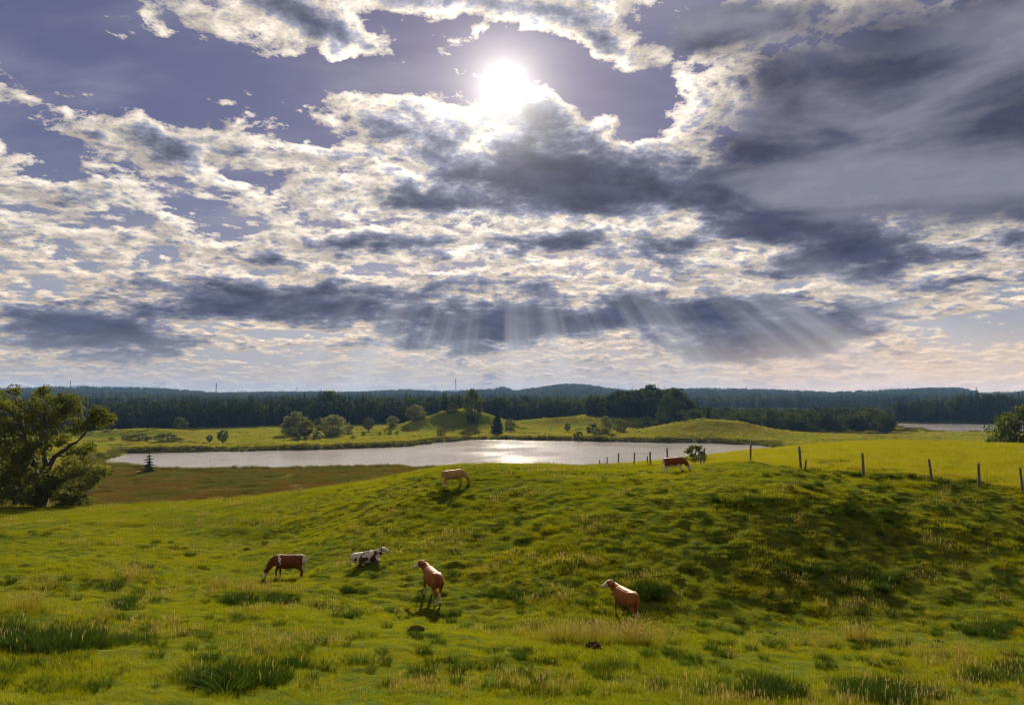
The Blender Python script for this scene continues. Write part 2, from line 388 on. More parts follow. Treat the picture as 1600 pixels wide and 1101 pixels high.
def barkmat(name, c1, c2, sc_=6.0):
    m, t, o = newmat(name); g = t.nodes.new('ShaderNodeTexCoord'); v = NX(t, g.outputs['Object'])
    n = noise(t, vmath(t, 'MULTIPLY', v, (1, 1, 0.25)), sc_, 6, 0.65)
    p = t.nodes.new('ShaderNodeBsdfPrincipled'); p.inputs['Roughness'].default_value = 0.9
    t.links.new(mixc(t, n.step(0.35, 0.65), c1, c2).s, p.inputs['Base Color'])
    b = t.nodes.new('ShaderNodeBump'); b.inputs['Strength'].default_value = 0.5; b.inputs['Distance'].default_value = 0.03
    t.links.new(n.s, b.inputs['Height']); t.links.new(b.outputs[0], p.inputs['Normal'])
    t.links.new(p.outputs[0], o.inputs[0]); return m

# ------------------------------------------------------------------ terrain mesh: one sheet, fine in front of the camera
rr = [2.0]
while rr[-1] < 6200:
    r = rr[-1]; rr.append(r + max(0.10, r * (0.0062 if r < 110 else 0.012 if r < 600 else 0.022)) * (2.5 if r < 8 else 1))
rr = np.array(rr)
aa = np.concatenate([np.linspace(-180, -60, 26)[:-1], np.linspace(-60, -47, 36)[:-1], np.linspace(-47, 47, 450), np.linspace(47, 60, 36)[1:], np.linspace(60, 180, 26)[1:-1]])
na, nr = len(aa), len(rr)
AA, RR = np.meshgrid(np.radians(aa), rr); tx, ty = (RR * np.sin(AA)).ravel(), (RR * np.cos(AA)).ravel()
tz = ground(tx, ty)
V = np.c_[tx, ty, tz]; V = np.r_[V, [[0, 0, float(ground(0.01, 0.01))]]]
i, j = np.meshgrid(np.arange(nr - 1), np.arange(na), indexing='ij'); j2 = (j + 1) % na
Q = np.stack([i * na + j, (i + 1) * na + j, (i + 1) * na + j2, i * na + j2], -1).reshape(-1, 4)[:, ::-1]
faces = Q
ter = mesh_from('terrain', V, np.ascontiguousarray(faces))
# what grows where: r reed marsh, g wood floor, b hay field / plain
sd = lake_sd(tx, ty); dd = np.hypot(tx, ty)
def marsh_mask(x, y, s=None):
    s = lake_sd(x, y) if s is None else s
    zb = ground_base(x, y)
    return sstep(-19.2, -20.3, zb) * sstep(255, 215, y) * sstep(105, 125, y) * sstep(60, 10, x)
def wood_front(az):
    return np.interp(az, [math.atan2((p - 800) / F, 1) for p in (-900, 60, 300, 620, 700, 880, 905, 930, 1060, 1085, 1385, 1405, 1600, 2500)],
                     [470, 485, 500, 512, 545, 590, 560, 492, 480, 432, 436, 690, 660, 640])
mar = marsh_mask(tx, ty, sd); aZ = np.arctan2(tx, ty)
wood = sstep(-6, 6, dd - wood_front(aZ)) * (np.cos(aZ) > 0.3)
plain = sstep(170, 215, dd) * (1 - wood)
ca = ter.color_attributes.new('zone', 'FLOAT_COLOR', 'POINT')
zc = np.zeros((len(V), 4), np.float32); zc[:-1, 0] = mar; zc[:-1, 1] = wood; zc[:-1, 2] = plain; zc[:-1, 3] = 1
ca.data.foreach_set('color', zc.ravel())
cb = ter.attributes.new('shore', 'FLOAT', 'POINT'); sh = np.ones(len(V), np.float32) * 99; sh[:-1] = sd; cb.data.foreach_set('value', sh)

m, t, o = newmat('meadow_ground')
geo = t.nodes.new('ShaderNodeNewGeometry'); P = NX(t, geo.outputs['Position'])
zr, zg, zb = separate(t, attr(t, 'zone', 'Color')); shore = attr(t, 'shore')
nA = noise(t, P, 0.35, 5, 0.6); nB = noise(t, P, 3.2, 6, 0.65); nC = noise(t, vmath(t, 'MULTIPLY', P, (0.02, 0.055, 0.02)), 1.0, 4, 0.55)
grass = mixc(t, nA.step(0.35, 0.65), (0.038, 0.056, 0.007), (0.072, 0.080, 0.009))
grass = mixc(t, nB.step(0.42, 0.72, 0, 0.75), grass, (0.018, 0.034, 0.007))
field = mixc(t, nC.step(0.38, 0.62), (0.085, 0.105, 0.008), (0.120, 0.100, 0.012))
field = mixc(t, noise(t, P, 0.06, 5, 0.65).step(0.45, 0.7, 0, 0.7), field, (0.065, 0.085, 0.010))
field = mixc(t, noise(t, P, 0.5, 4, 0.6).step(0.45, 0.75, 0, 0.5), field, (0.05, 0.06, 0.012))
marshc = mixc(t, noise(t, vmath(t, 'MULTIPLY', P, (0.35, 1, 1)), 0.16, 6, 0.7).step(0.42, 0.58), (0.100, 0.058, 0.014), (0.052, 0.064, 0.012))
shorec = mixc(t, noise(t, P, 0.3, 3, 0.5), (0.055, 0.065, 0.016), (0.11, 0.095, 0.028))
c = mixc(t, zb, grass, field); c = mixc(t, zr, c, marshc); c = mixc(t, shore.step(2, 16, 1, 0), c, shorec)
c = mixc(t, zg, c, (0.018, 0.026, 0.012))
p = t.nodes.new('ShaderNodeBsdfDiffuse')
t.links.new(c.s, p.inputs['Color'])
b = t.nodes.new('ShaderNodeBump'); b.inputs['Strength'].default_value = 0.7; b.inputs['Distance'].default_value = 0.12
t.links.new((nB + noise(t, P, 0.4, 6, 0.65) * 3.0 * zb).s, b.inputs['Height']); t.links.new(b.outputs[0], p.inputs['Normal'])
t.links.new(p.outputs[0], o.inputs[0])
terrain = tag(obj('terrain', ter, m), kind='structure')

# ------------------------------------------------------------------ lake
m, t, o = newmat('lake_water')
geo = t.nodes.new('ShaderNodeNewGeometry'); P = NX(t, geo.outputs['Position'])
w1 = noise(t, vmath(t, 'MULTIPLY', P, (0.35, 1.0, 1)), 0.85, 4, 0.6); w2 = noise(t, P, 0.03, 3, 0.5)
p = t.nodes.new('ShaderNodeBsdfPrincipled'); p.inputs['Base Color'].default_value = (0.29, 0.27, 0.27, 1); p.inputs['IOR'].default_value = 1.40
t.links.new(w2.step(0.4, 0.62, 0.08, 0.11).s, p.inputs['Roughness'])
b = t.nodes.new('ShaderNodeBump'); b.inputs['Strength'].default_value = 1.0; b.inputs['Distance'].default_value = 0.11
t.links.new((w1 * w2.step(0.35, 0.6, 0.7, 1.2)).s, b.inputs['Height']); t.links.new(b.outputs[0], p.inputs['Normal'])
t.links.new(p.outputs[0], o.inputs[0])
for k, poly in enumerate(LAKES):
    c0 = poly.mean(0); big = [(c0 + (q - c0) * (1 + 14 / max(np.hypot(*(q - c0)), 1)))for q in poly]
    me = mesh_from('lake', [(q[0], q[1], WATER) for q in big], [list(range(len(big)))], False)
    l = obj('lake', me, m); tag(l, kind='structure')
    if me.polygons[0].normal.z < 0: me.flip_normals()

# ------------------------------------------------------------------ scattering (only for growth nobody could count)
SRC = bpy.data.collections.new('growth_sources')          # not linked into the scene
def source_set(name, meshes):
    col = bpy.data.collections.new(name)
    for k, me in enumerate(meshes): col.objects.link(bpy.data.objects.new('%s_%02d' % (name, k), me))
    return col
def scatter(name, pts, rotz, scl, idx, col, tilt=None):
    n = len(pts); me = bpy.data.meshes.new(name); me.vertices.add(n); me.vertices.foreach_set('co', np.asarray(pts, np.float32).ravel())
    rot = np.zeros((n, 3), np.float32); rot[:, 2] = rotz
    if tilt is not None: rot[:, :2] = tilt
    scl = np.asarray(scl, np.float32)
    if scl.ndim == 1: scl = np.repeat(scl[:, None], 3, 1)
    me.attributes.new('rot', 'FLOAT_VECTOR', 'POINT').data.foreach_set('vector', rot.ravel())
    me.attributes.new('scl', 'FLOAT_VECTOR', 'POINT').data.foreach_set('vector', scl.ravel())
    me.attributes.new('pick', 'INT', 'POINT').data.foreach_set('value', np.asarray(idx, np.int32))
    o = obj(name, me)
    g = bpy.data.node_groups.new(name, 'GeometryNodeTree')
    g.interface.new_socket('Geometry', in_out='INPUT', socket_type='NodeSocketGeometry'); g.interface.new_socket('Geometry', in_out='OUTPUT', socket_type='NodeSocketGeometry')
    N = g.nodes.new; gi, go = N('NodeGroupInput'), N('NodeGroupOutput')
    ins = N('GeometryNodeInstanceOnPoints'); ci = N('GeometryNodeCollectionInfo')
    ci.inputs['Collection'].default_value = col; ci.inputs['Separate Children'].default_value = True; ci.inputs['Reset Children'].default_value = True
    def na(nm, ty):
        a = N('GeometryNodeInputNamedAttribute'); a.data_type = ty; a.inputs['Name'].default_value = nm; return a.outputs['Attribute']
    e = N('FunctionNodeEulerToRotation'); L = g.links.new
    L(na('rot', 'FLOAT_VECTOR'), e.inputs[0]); L(e.outputs[0], ins.inputs['Rotation']); L(na('scl', 'FLOAT_VECTOR'), ins.inputs['Scale'])
    L(na('pick', 'INT'), ins.inputs['Instance Index']); ins.inputs['Pick Instance'].default_value = True
    L(gi.outputs[0], ins.inputs['Points']); L(ci.outputs[0], ins.inputs['Instance']); L(ins.outputs[0], go.inputs[0])
    md = o.modifiers.new('growth', 'NODES'); md.node_group = g
    o['kind'] = 'stuff'; return o

def blades(rng, n, rad, h0, h1, w, lean, seg=3, heads=0.0, fan=0.0):
    """a tuft: n bent tapering blades, material slot 1 for seed heads"""
    vs, fs, mi = [], [], []
    for _ in range(n):
        a = rng.uniform(0, 6.283); r = rad * math.sqrt(rng.random()); bx, by = r * math.cos(a), r * math.sin(a)
        h = rng.uniform(h0, h1); da = rng.uniform(0, 6.283) if rng.random() > fan else a
        l = lean * h * rng.uniform(0.3, 1.2); ww = w * rng.uniform(0.7, 1.3); fa = rng.uniform(0, 6.283); sx, sy = math.cos(fa) * ww / 2, math.sin(fa) * ww / 2
        b = len(vs)
        for s in range(seg):
            t = s / seg; k = t * t; tw = 1 - 0.75 * t
            cx, cy, cz = bx + math.cos(da) * l * k, by + math.sin(da) * l * k, h * (t - 0.25 * k * lean) - 0.02
            vs += [(cx - sx * tw, cy - sy * tw, cz), (cx + sx * tw, cy + sy * tw, cz)]
        vs.append((bx + math.cos(da) * l, by + math.sin(da) * l, h * (1 - 0.25 * lean)))
        for s in range(seg - 1): fs.append((b + 2 * s, b + 2 * s + 1, b + 2 * s + 3, b + 2 * s + 2)); mi.append(0)
        fs.append((b + 2 * seg - 2, b + 2 * seg - 1, b + 2 * seg)); mi.append(0)
        if rng.random() < heads:
            ex, ey, ez = vs[-1]; hl = rng.uniform(0.07, 0.14); hw = rng.uniform(0.006, 0.010); q = len(vs)
            for k in range(2):
                f2 = fa + k * 1.57; ax, ay = math.cos(f2) * hw, math.sin(f2) * hw; q = len(vs)
                vs += [(ex, ey, ez - 0.02), (ex + ax, ey + ay, ez + hl * .45), (ex + 0.02, ey, ez + hl), (ex - ax, ey - ay, ez + hl * .45)]
                fs.append((q, q + 1, q + 2, q + 3)); mi.append(1)
    me = bpy.data.meshes.new('tuft'); me.from_pydata(vs, [], fs); me.polygons.foreach_set('material_index', mi); me.update(); return me
def with_mats(me, *ms):
    for x in ms: me.materials.append(x)
    return me

G_turf = leafmat('turf_blades', (0.041, 0.062, 0.005), (0.106, 0.104, 0.008), 0.56, (1.85, 1.65, 0.5), 0.0, scale=0.12)
G_hay = leafmat('hay_blades', (0.090, 0.100, 0.010), (0.130, 0.124, 0.017), 0.56, (1.75, 1.55, 0.5), 0.0, scale=0.2)
G_dry = leafmat('dry_blades', (0.10, 0.092, 0.014), (0.16, 0.13, 0.025), 0.45, (1.25, 1.1, 0.7), 0.01)
G_dark = leafmat('tussock_blades', (0.011, 0.024, 0.005), (0.027, 0.044, 0.007), 0.35, (1.5, 1.6, 0.6), 0.01)
G_seed = leafmat('seed_heads', (0.17, 0.15, 0.045), (0.24, 0.20, 0.075), 0.4, (1.1, 1.0, 0.8), 0.01)
G_reed = leafmat('reed_blades', (0.040, 0.055, 0.010), (0.085, 0.078, 0.018), 0.4, (1.3, 1.2, 0.6), 0.01)
G_sedge = leafmat('sedge_blades', (0.092, 0.056, 0.013), (0.074, 0.074, 0.015), 0.4, (1.3, 1.1, 0.6), 0.01, scale=0.05)
rng = random.Random(3); nr_ = np.random.RandomState(11)
turf = source_set('turf_tuft', [with_mats(blades(rng, 90, 0.26, 0.03, 0.10, 0.009, 0.9), G_turf) for _ in range(4)] +
                  [with_mats(blades(rng, 75, 0.24, 0.05, 0.16, 0.009, 0.9), G_turf) for _ in range(2)] +
                  [with_mats(blades(rng, 46, 0.25, 0.06, 0.20, 0.008, 0.8, heads=0.12), G_dry, G_seed)] + [with_mats(blades(rng, 70, 0.25, 0.05, 0.15, 0.010, 0.8), G_hay) for _ in range(2)])
FOV = R(46)
def visible_points(n_per_m2, d0, d1, mask=None, ymax=None):
    area = FOV * (d1 * d1 - d0 * d0); n = int(area * n_per_m2)
    d = np.sqrt(nr_.rand(n) * (d1 * d1 - d0 * d0) + d0 * d0); a = (nr_.rand(n) * 2 - 1) * FOV
    x, y = d * np.sin(a), d * np.cos(a)
    return x, y
def in_field(x, y): return (sstep(0.2, 1.2, y - fence_y(x)) * (x > 5)).astype(float)
def on_meadow(x, y): return ground_base(x, y) > -19.6
PX, PS, PI_, PR, PT = [], [], [], [], []
for d0, d1, den_, s0 in ((5.5, 16, 60, 0.58), (16, 30, 38, 0.74), (30, 48, 22, 1.0), (48, 75, 10.0, 1.45), (75, 120, 3.4, 2.3)):
    x, y = visible_points(den_, d0, d1); k = ground_q(x, y) > -19.6; x, y = x[k], y[k]
    k = nr_.rand(len(x)) < 0.78 + 0.75 * fbm(x / (0.55 + d0 * .01), y / (0.5 + d0 * .01), 2) + in_field(x, y); x, y = x[k], y[k]
    z = ground_q(x, y); n = len(x)
    patch = fbm(x / 6.5, y / 4.0, 3); dryp = fbm(x / 5 + 40, y / 3.2, 3); fld = in_field(x, y)
    dry_zone = sstep(24, 17, y) * sstep(2, 10, x) * 0.25 + 0.05
    idx = nr_.randint(0, 4, n); idx = np.where((patch > 0.12) & (nr_.rand(n) < 0.6), nr_.randint(4, 6, n), idx)
    idx = np.where((dryp > 0.42 - dry_zone) & (nr_.rand(n) < 0.17), 6, idx)
    idx = np.where(fld > 0.5, nr_.choice([7, 8, 7, 8, 4], n), idx)
    s = s0 * (0.75 + 0.5 * nr_.rand(n)) * (1 + 0.35 * np.clip(patch, -1, 1))
    sz = s * (1 + 0.25 * nr_.rand(n)) / (s0 ** 0.55); sxy = s * 1.05
    PX.append(np.c_[x, y, z - 0.01]); PS.append(np.c_[sxy, sxy, sz * np.where(fld > .5, 1.5, 1.0)]); PI_.append(idx); PR.append(nr_.rand(n) * 6.283)
g = scatter('grass', np.concatenate(PX), np.concatenate(PR), np.concatenate(PS), np.concatenate(PI_), turf)
tag(g, 'short grazed yellow green pasture grass covering the hollow and banks', 'grass')

# dark tussocks the cattle leave standing
tuss = source_set('tussock_tuft', [with_mats(blades(rng, 150, 0.22, 0.16, 0.46, 0.012, 0.85, fan=0.8), G_dark) for _ in range(3)] +
                  [with_mats(blades(rng, 120, 0.24, 0.14, 0.40, 0.011, 0.9, fan=0.7, heads=0.04), G_dark, G_seed)])
pts = []
def clump(px, py, wpx, hpx, n, s=1.0):
    for _ in range(n):
        u = rng.gauss(0, 0.42); w_ = rng.gauss(0, 0.42); x, y, z = hit(px + u * wpx / 2, py + w_ * hpx / 2)
        pts.append((x, y, z, s * rng.uniform(0.7, 1.25)))
for row in [(380, 1068, 150, 30, 34, 1.15), (90, 1012, 230, 30, 34, 1.15), (200, 948, 90, 16, 12, .9), (20, 990, 90, 40, 14, 1), (385, 938, 190, 18, 24, .95), (150, 915, 260, 22, 20, .8), (250, 850, 50, 10, 4, .8), (286, 868, 40, 8, 4, .8),
            (795, 935, 90, 22, 13, .9), (548, 925, 80, 12, 8, .8), (540, 965, 70, 8, 6, .7), (700, 960, 60, 12, 6, .7), (1168, 785, 130, 14, 22, 1.1), (1340, 800, 170, 18, 16, 1), (1480, 795, 60, 8, 5, .8), (1010, 930, 90, 40, 22, 1.1),
            (1275, 895, 130, 22, 14, .9), (1370, 915, 70, 30, 11, 1), (1190, 1085, 150, 30, 26, 1.0), (1400, 1090, 190, 26, 34, 1.1), (1540, 985, 130, 20, 14, .9), (1350, 745, 300, 8, 30, .8), (1300, 725, 90, 8, 10, .9), (1520, 755, 140, 6, 14, .8),
            (1250, 760, 100, 8, 8, .8), (820, 845, 70, 8, 6, .7), (720, 785, 60, 8, 5, .8), (600, 745, 160, 8, 7, .7), (60, 835, 160, 8, 8, .8), (1560, 1060, 130, 40, 22, .9), (960, 1050, 120, 18, 10, .7), (870, 1035, 70, 8, 5, .6),
            (450, 1040, 120, 10, 7, .6), (1240, 1010, 100, 10, 8, .7), (1350, 1010, 130, 12, 10, .7), (1100, 722, 60, 10, 8, .9), (1390, 1040, 100, 14, 8, .6)]: clump(*row)
for _ in range(560):                                       # stray ones over the hollow and bank
    px, py = rng.uniform(0, 1600), rng.uniform(735, 1090)
    x, y, z = hit(px, py)
    if y < 90 and z > -19 and not in_field(np.array([x]), np.array([y]))[0] and rng.random() < 0.75:
        k = rng.choice((1, 1, 2, 2, 3, 4))
        for _ in range(k):
            x2, y2 = x + rng.gauss(0, 0.35), y + rng.gauss(0, 0.25); pts.append((x2, y2, float(ground_q(x2, y2)), rng.uniform(0.4, 0.85)))
pts = np.array(pts); n = len(pts)
tz_ = scatter('grass_tussocks', pts[:, :3] - (0, 0, .02), nr_.rand(n) * 6.283, pts[:, 3], nr_.randint(0, 4, n), tuss)
tag(tz_, 'dark green ungrazed grass tussocks dotted over the pasture', 'grass')

# tall pale seeding grass
tallg = source_set('tall_tuft', [with_mats(blades(rng, 34, 0.20, 0.35, 0.75, 0.007, 0.45, heads=0.5), G_dry, G_seed) for _ in range(3)] + [with_mats(blades(rng, 50, 0.2, 0.25, 0.5, 0.010, 0.6, heads=0.15), G_turf, G_seed)])
pts = []
for row in [(935, 998, 270, 20, 170, .72), (1010, 1006, 120, 16, 45, .65), (360, 918, 120, 14, 46, .7), (420, 930, 110, 8, 24, .6), (210, 905, 110, 26, 30, .8), (150, 965, 180, 30, 22, .7), (40, 955, 120, 24, 24, .8), (1270, 1010, 260, 20, 36, .6),
            (1480, 1030, 260, 40, 50, .6), (1010, 915, 80, 8, 12, .8), (760, 895, 90, 8, 14, .6), (60, 920, 120, 14, 16, .7), (430, 1025, 120, 16, 10, .7), (1060, 728, 60, 6, 10, .7), (1260, 735, 60, 6, 10, .7), (1450, 1085, 240, 24, 18, .6), (700, 735, 300, 5, 20, .6), (1340, 1000, 90, 10, 22, .8)]: clump(*row)
pts = np.array(pts); n = len(pts)
tg = scatter('tall_grass', pts[:, :3] - (0, 0, .02), nr_.rand(n) * 6.283, pts[:, 3], nr_.choice([0, 1, 2, 3, 3], n), tallg)
tag(tg, 'tall pale seeding grass in patches on the hollow floor', 'grass')

# reeds round the lake and sedge on the brown marsh
reed = source_set('reed_tuft', [with_mats(blades(rng, 90, 0.9, 0.9, 2.1, 0.06, 0.35, seg=2), G_reed) for _ in range(3)])
sedge = source_set('sedge_tuft', [with_mats(blades(rng, 110, 1.0, 0.35, 0.95, 0.05, 0.5, seg=2), G_sedge) for _ in range(3)] + [with_mats(blades(rng, 90, 0.9, 0.5, 1.1, 0.05, 0.5, seg=2), G_reed)])
n = 220000; a = (nr_.rand(n) * 2 - 1) * R(42); d = 150 + nr_.rand(n) * 470; x, y = d * np.sin(a), d * np.cos(a)
s = lake_sd(x, y); k = (s > 0.4) & (s < 4 + 5 * (0.5 + 0.7 * fbm(x / 22, y / 22, 2))) & ((nr_.rand(n) < 0.95)); x, y = x[k][:9000], y[k][:9000]
n = len(x)
tag(scatter('reeds', np.c_[x, y, ground(x, y) - .05], nr_.rand(n) * 6.28, (0.6 + 0.5 * nr_.rand(n)) * (0.75 + 0.4 * fbm(x / 14, y / 14, 2)), nr_.randint(0, 3, n), reed), 'green brown reed fringe growing round the lake shores', 'reeds')
n = 60000; a = -R(2) - nr_.rand(n) * R(37); d = 100 + nr_.rand(n) * 130; x, y = d * np.sin(a), d * np.cos(a)
s = lake_sd(x, y); k = (marsh_mask(x, y, s) > nr_.rand(n)) & (s > 3) & (nr_.rand(n) < 0.75 + fbm(x / 7, y / 4, 3)); x, y = x[k][:16000], y[k][:16000]; n = len(x)
tag(scatter('sedge', np.c_[x, y, ground(x, y) - .05], nr_.rand(n) * 6.28, (0.45 + 0.5 * nr_.rand(n)) * (1 + .5 * fbm(x / 9, y / 6, 3)), np.where(fbm(x / 20, y / 7, 4) + .004 * (y - 150) > 0.14, 3, nr_.randint(0, 3, n)), sedge), 'rusty brown sedge marsh between the pasture and the lake', 'sedge')

# rough growth on the plain beyond the lake
rough = source_set('rough_tuft', [with_mats(blades(rng, 60, 0.9, 0.25, 0.7, 0.07, 0.6, seg=2), m_) for m_ in (G_turf, G_hay, G_dry, G_reed, G_dark)])
n = 60000; a = (nr_.rand(n) * 2 - 1) * R(41); d = 225 + nr_.rand(n) * 300; x, y = d * np.sin(a), d * np.cos(a); s = lake_sd(x, y); pn = fbm(x / 30, y / 14, 3)
k = (s > 5) & (d < wood_front(a)) & (nr_.rand(n) < 0.35 + 0.6 * pn + 0.8 * sstep(40, 8, s)); x, y, pn = x[k][:20000], y[k][:20000], pn[k][:20000]; n = len(x)
tag(scatter('rough_grass', np.c_[x, y, ground(x, y) - .05], nr_.rand(n) * 6.28, 0.6 + 0.7 * nr_.rand(n), np.where(pn > .35, nr_.randint(2, 5, n), nr_.randint(0, 3, n)), rough), 'rough grass in tufts over the plain and mounds beyond the lake', 'grass')

# ------------------------------------------------------------------ trees
def tube(vs, fs, path, rad, k=7):
    base = len(vs)
    for i, (p, r) in enumerate(zip(path, rad)):
        p = Vector(p); tn = (Vector(path[min(i + 1, len(path) - 1)]) - Vector(path[max(i - 1, 0)])).normalized()
        u = tn.orthogonal().normalized(); v = tn.cross(u)
        for j in range(k):
            a = 6.2832 * j / k; vs.append(tuple(p + (u * math.cos(a) + v * math.sin(a)) * r))
    for i in range(len(path) - 1):
        for j in range(k):
            a, b = base + i * k + j, base + i * k + (j + 1) % k; fs.append((a, b, b + k, a + k))
    fs.append(tuple(base + (len(path) - 1) * k + j for j in range(k)))
def limb(r, a, b, n=5, wob=0.08):
    a, b = Vector(a), Vector(b); L = (b - a).length; out = []
    for i in range(n + 1):
        t = i / n; p = a.lerp(b, t); e = wob * L * math.sin(t * math.pi)
        out.append(p + Vector((r.gauss(0, 1), r.gauss(0, 1), r.gauss(0, .6))) * e * 0.6)
    out[0] = a; out[-1] = b; return out
def leaves(r, centres, per, size, spread, squash=0.75):
    """loose clusters of leaf sprays round each centre"""
    C_ = np.array([c[:3] for c in centres]); Rr = np.array([c[3] for c in centres]); g_ = np.random.RandomState(r.randint(0, 9999))
    cnt = np.maximum(4, (per * (Rr / Rr.mean()) ** 2)).astype(int); I = np.repeat(np.arange(len(C_)), cnt); n = len(I)
    v = g_.normal(size=(n, 3)); v /= np.linalg.norm(v, axis=1)[:, None]; rad = Rr[I] * spread * (0.45 + 0.55 * g_.rand(n) ** 0.6)
    q = C_[I] + v * rad[:, None] * (1, 1, squash)
    nn = v * 0.7 + g_.normal(size=(n, 3)) * 0.8; nn /= np.linalg.norm(nn, axis=1)[:, None]
    u = np.cross(nn, g_.normal(size=(n, 3))); u /= np.linalg.norm(u, axis=1)[:, None] + 1e-9; w = np.cross(nn, u)
    s = size * (0.6 + 0.8 * g_.rand(n))[:, None]
    vs = np.stack([q - u * s * .5, q - w * s * .32 + u * s * 0.05, q + u * s * .55, q + w * s * .32 + u * s * 0.05], 1).reshape(-1, 3)
    return mesh_from('crown', vs, np.arange(4 * n).reshape(n, 4), False)
def broadleaf(seed, h, w, per=26, ncl=70, size=0.42, trunk_h=0.22, shape='round', dep=None):
    r = random.Random(seed); vs, fs = [], []; top = h * 0.78; cl = []; dep = dep or w
    tr = limb(r, (0, 0, -0.4), (r.uniform(-.05, .05) * w, r.uniform(-.05, .05) * w, top), 7, 0.05)
    tube(vs, fs, tr, [h * 0.035 * (1 - 0.85 * i / 7) + 0.02 for i in range(8)])
    cz = h * (trunk_h + (1 - trunk_h) * 0.5); ch = h * (1 - trunk_h) / 2
    lob = [(r.uniform(0, 6.28), r.uniform(-.6, .9), r.uniform(.55, 1.0)) for _ in range(8)]
    for i in range(ncl):
        a = r.uniform(0, 6.283); s = r.uniform(-1, 1); rad = 0.55 + 0.45 * math.sqrt(r.random())
        bump = 0.60 + 0.42 * max(math.cos(a - la) * 0.6 + 0.4 - abs(s - ls) * 0.8 for la, ls, _ in lob) + r.uniform(-.10, .14)
        wid = math.sqrt(max(0, 1 - s * s)) if shape == 'round' else math.sqrt(max(0, 1 - s)) * 0.75 * (1 if s > -.8 else .5)
        cl.append((math.cos(a) * wid * w / 2 * rad * bump, math.sin(a) * wid * dep / 2 * rad * bump, cz + s * ch * (0.92 if s > 0 else 0.85) * (0.85 + 0.15 * rad) * (0.9 + 0.1 * bump), r.uniform(.07, .16) * (w + h) / 2))
    for c_ in r.sample(cl, min(9, len(cl))):
        f = r.uniform(0.25, 0.7); st = Vector(tr[int(f * 7)]); tube(vs, fs, limb(r, st, c_[:3], 4, .1), [h * 0.014, h * .011, h * .008, h * .005, h * .003], 5)
    return mesh_from('trunk', vs, fs), leaves(r, cl, per, size, 1.0)
def conifer(seed, h, w, rows=17, size=1.0):
    r = random.Random(seed); vs, fs = [], []
    tube(vs, fs, [(0, 0, -0.4), (0, 0, h * .5), (0, 0, h * .93)], [h * .016 + .03, h * .011 + .02, 0.015], 6)
    lv, lf = [], []
    for i in range(rows):
        t = i / (rows - 1); z = h * (0.08 + 0.9 * t); L = w / 2 * (1 - t) ** 0.85 * r.uniform(.8, 1.15) + 0.03 * w; nb = max(4, int(9 * (1 - t) + 4))
        a0 = r.uniform(0, 6.28)
        for j in range(nb):
            a = a0 + 6.283 * j / nb + r.uniform(-.25, .25); l = L * r.uniform(.7, 1.15); ca, sa_ = math.cos(a), math.sin(a); dr = -0.32 * l + r.uniform(-.1, .05) * l
            for k in range(3):
                f0, f1 = k / 3, (k + 1.25) / 3; wd = (0.30 * l + 0.05 * w * size) * (1 - 0.55 * f0) * r.uniform(.7, 1.2); zz0, zz1 = z + dr * f0, z + dr * f1 * 1.05 + 0.03 * h * (k == 2) * .4
                b = len(lv); tw = r.uniform(-.2, .2) * l
                lv += [(ca * l * f0, sa_ * l * f0, zz0 + 0.02 * h), (ca * l * (f0 + f1) / 2 - sa_ * wd, sa_ * l * (f0 + f1) / 2 + ca * wd, (zz0 + zz1) / 2 - 0.18 * wd + tw * .3), (ca * l * f1, sa_ * l * f1, zz1), (ca * l * (f0 + f1) / 2 + sa_ * wd, sa_ * l * (f0 + f1) / 2 - ca * wd, (zz0 + zz1) / 2 - 0.18 * wd - tw * .3)]
                lf.append((b, b + 1, b + 2, b + 3))
    return mesh_from('trunk', vs, fs), mesh_from('crown', lv, np.array(lf), False)
def joined(pair, *ms):
    (a, b) = pair; va = np.array([v.co for v in a.vertices]); vb = np.array([v.co for v in b.vertices])
    fs = [tuple(p.vertices) for p in a.polygons] + [tuple(i + len(va) for i in p.vertices) for p in b.polygons]
    me = bpy.data.meshes.new('wood_tree'); me.from_pydata(np.r_[va, vb].tolist(), [], fs)
    me.polygons.foreach_set('material_index', [0] * len(a.polygons) + [1] * len(b.polygons)); me.update()
    for x in ms: me.materials.append(x)
    return me
M_bark = barkmat('grey_bark', (0.030, 0.024, 0.018), (0.085, 0.070, 0.052))
L_oak = leafmat('oak_leaves', (0.036, 0.056, 0.009), (0.086, 0.094, 0.014), 0.42, (1.4, 1.25, 0.6), 0.015, scale=0.5)
L_mid = leafmat('lakeside_leaves', (0.038, 0.058, 0.013), (0.070, 0.084, 0.020), 0.38, (1.4, 1.25, 0.6), 0.015)
L_pale = leafmat('willow_leaves', (0.075, 0.092, 0.034), (0.105, 0.112, 0.042), 0.38, (1.3, 1.2, 0.7), 0.015)
L_fir = leafmat('spruce_needles', (0.008, 0.018, 0.009), (0.017, 0.030, 0.012), 0.10, (1.2, 1.3, 0.6), 0.0)
L_far = leafmat('woodland_leaves', (0.024, 0.042, 0.013), (0.052, 0.068, 0.018), 0.28, (1.3, 1.2, 0.6), 0.0)

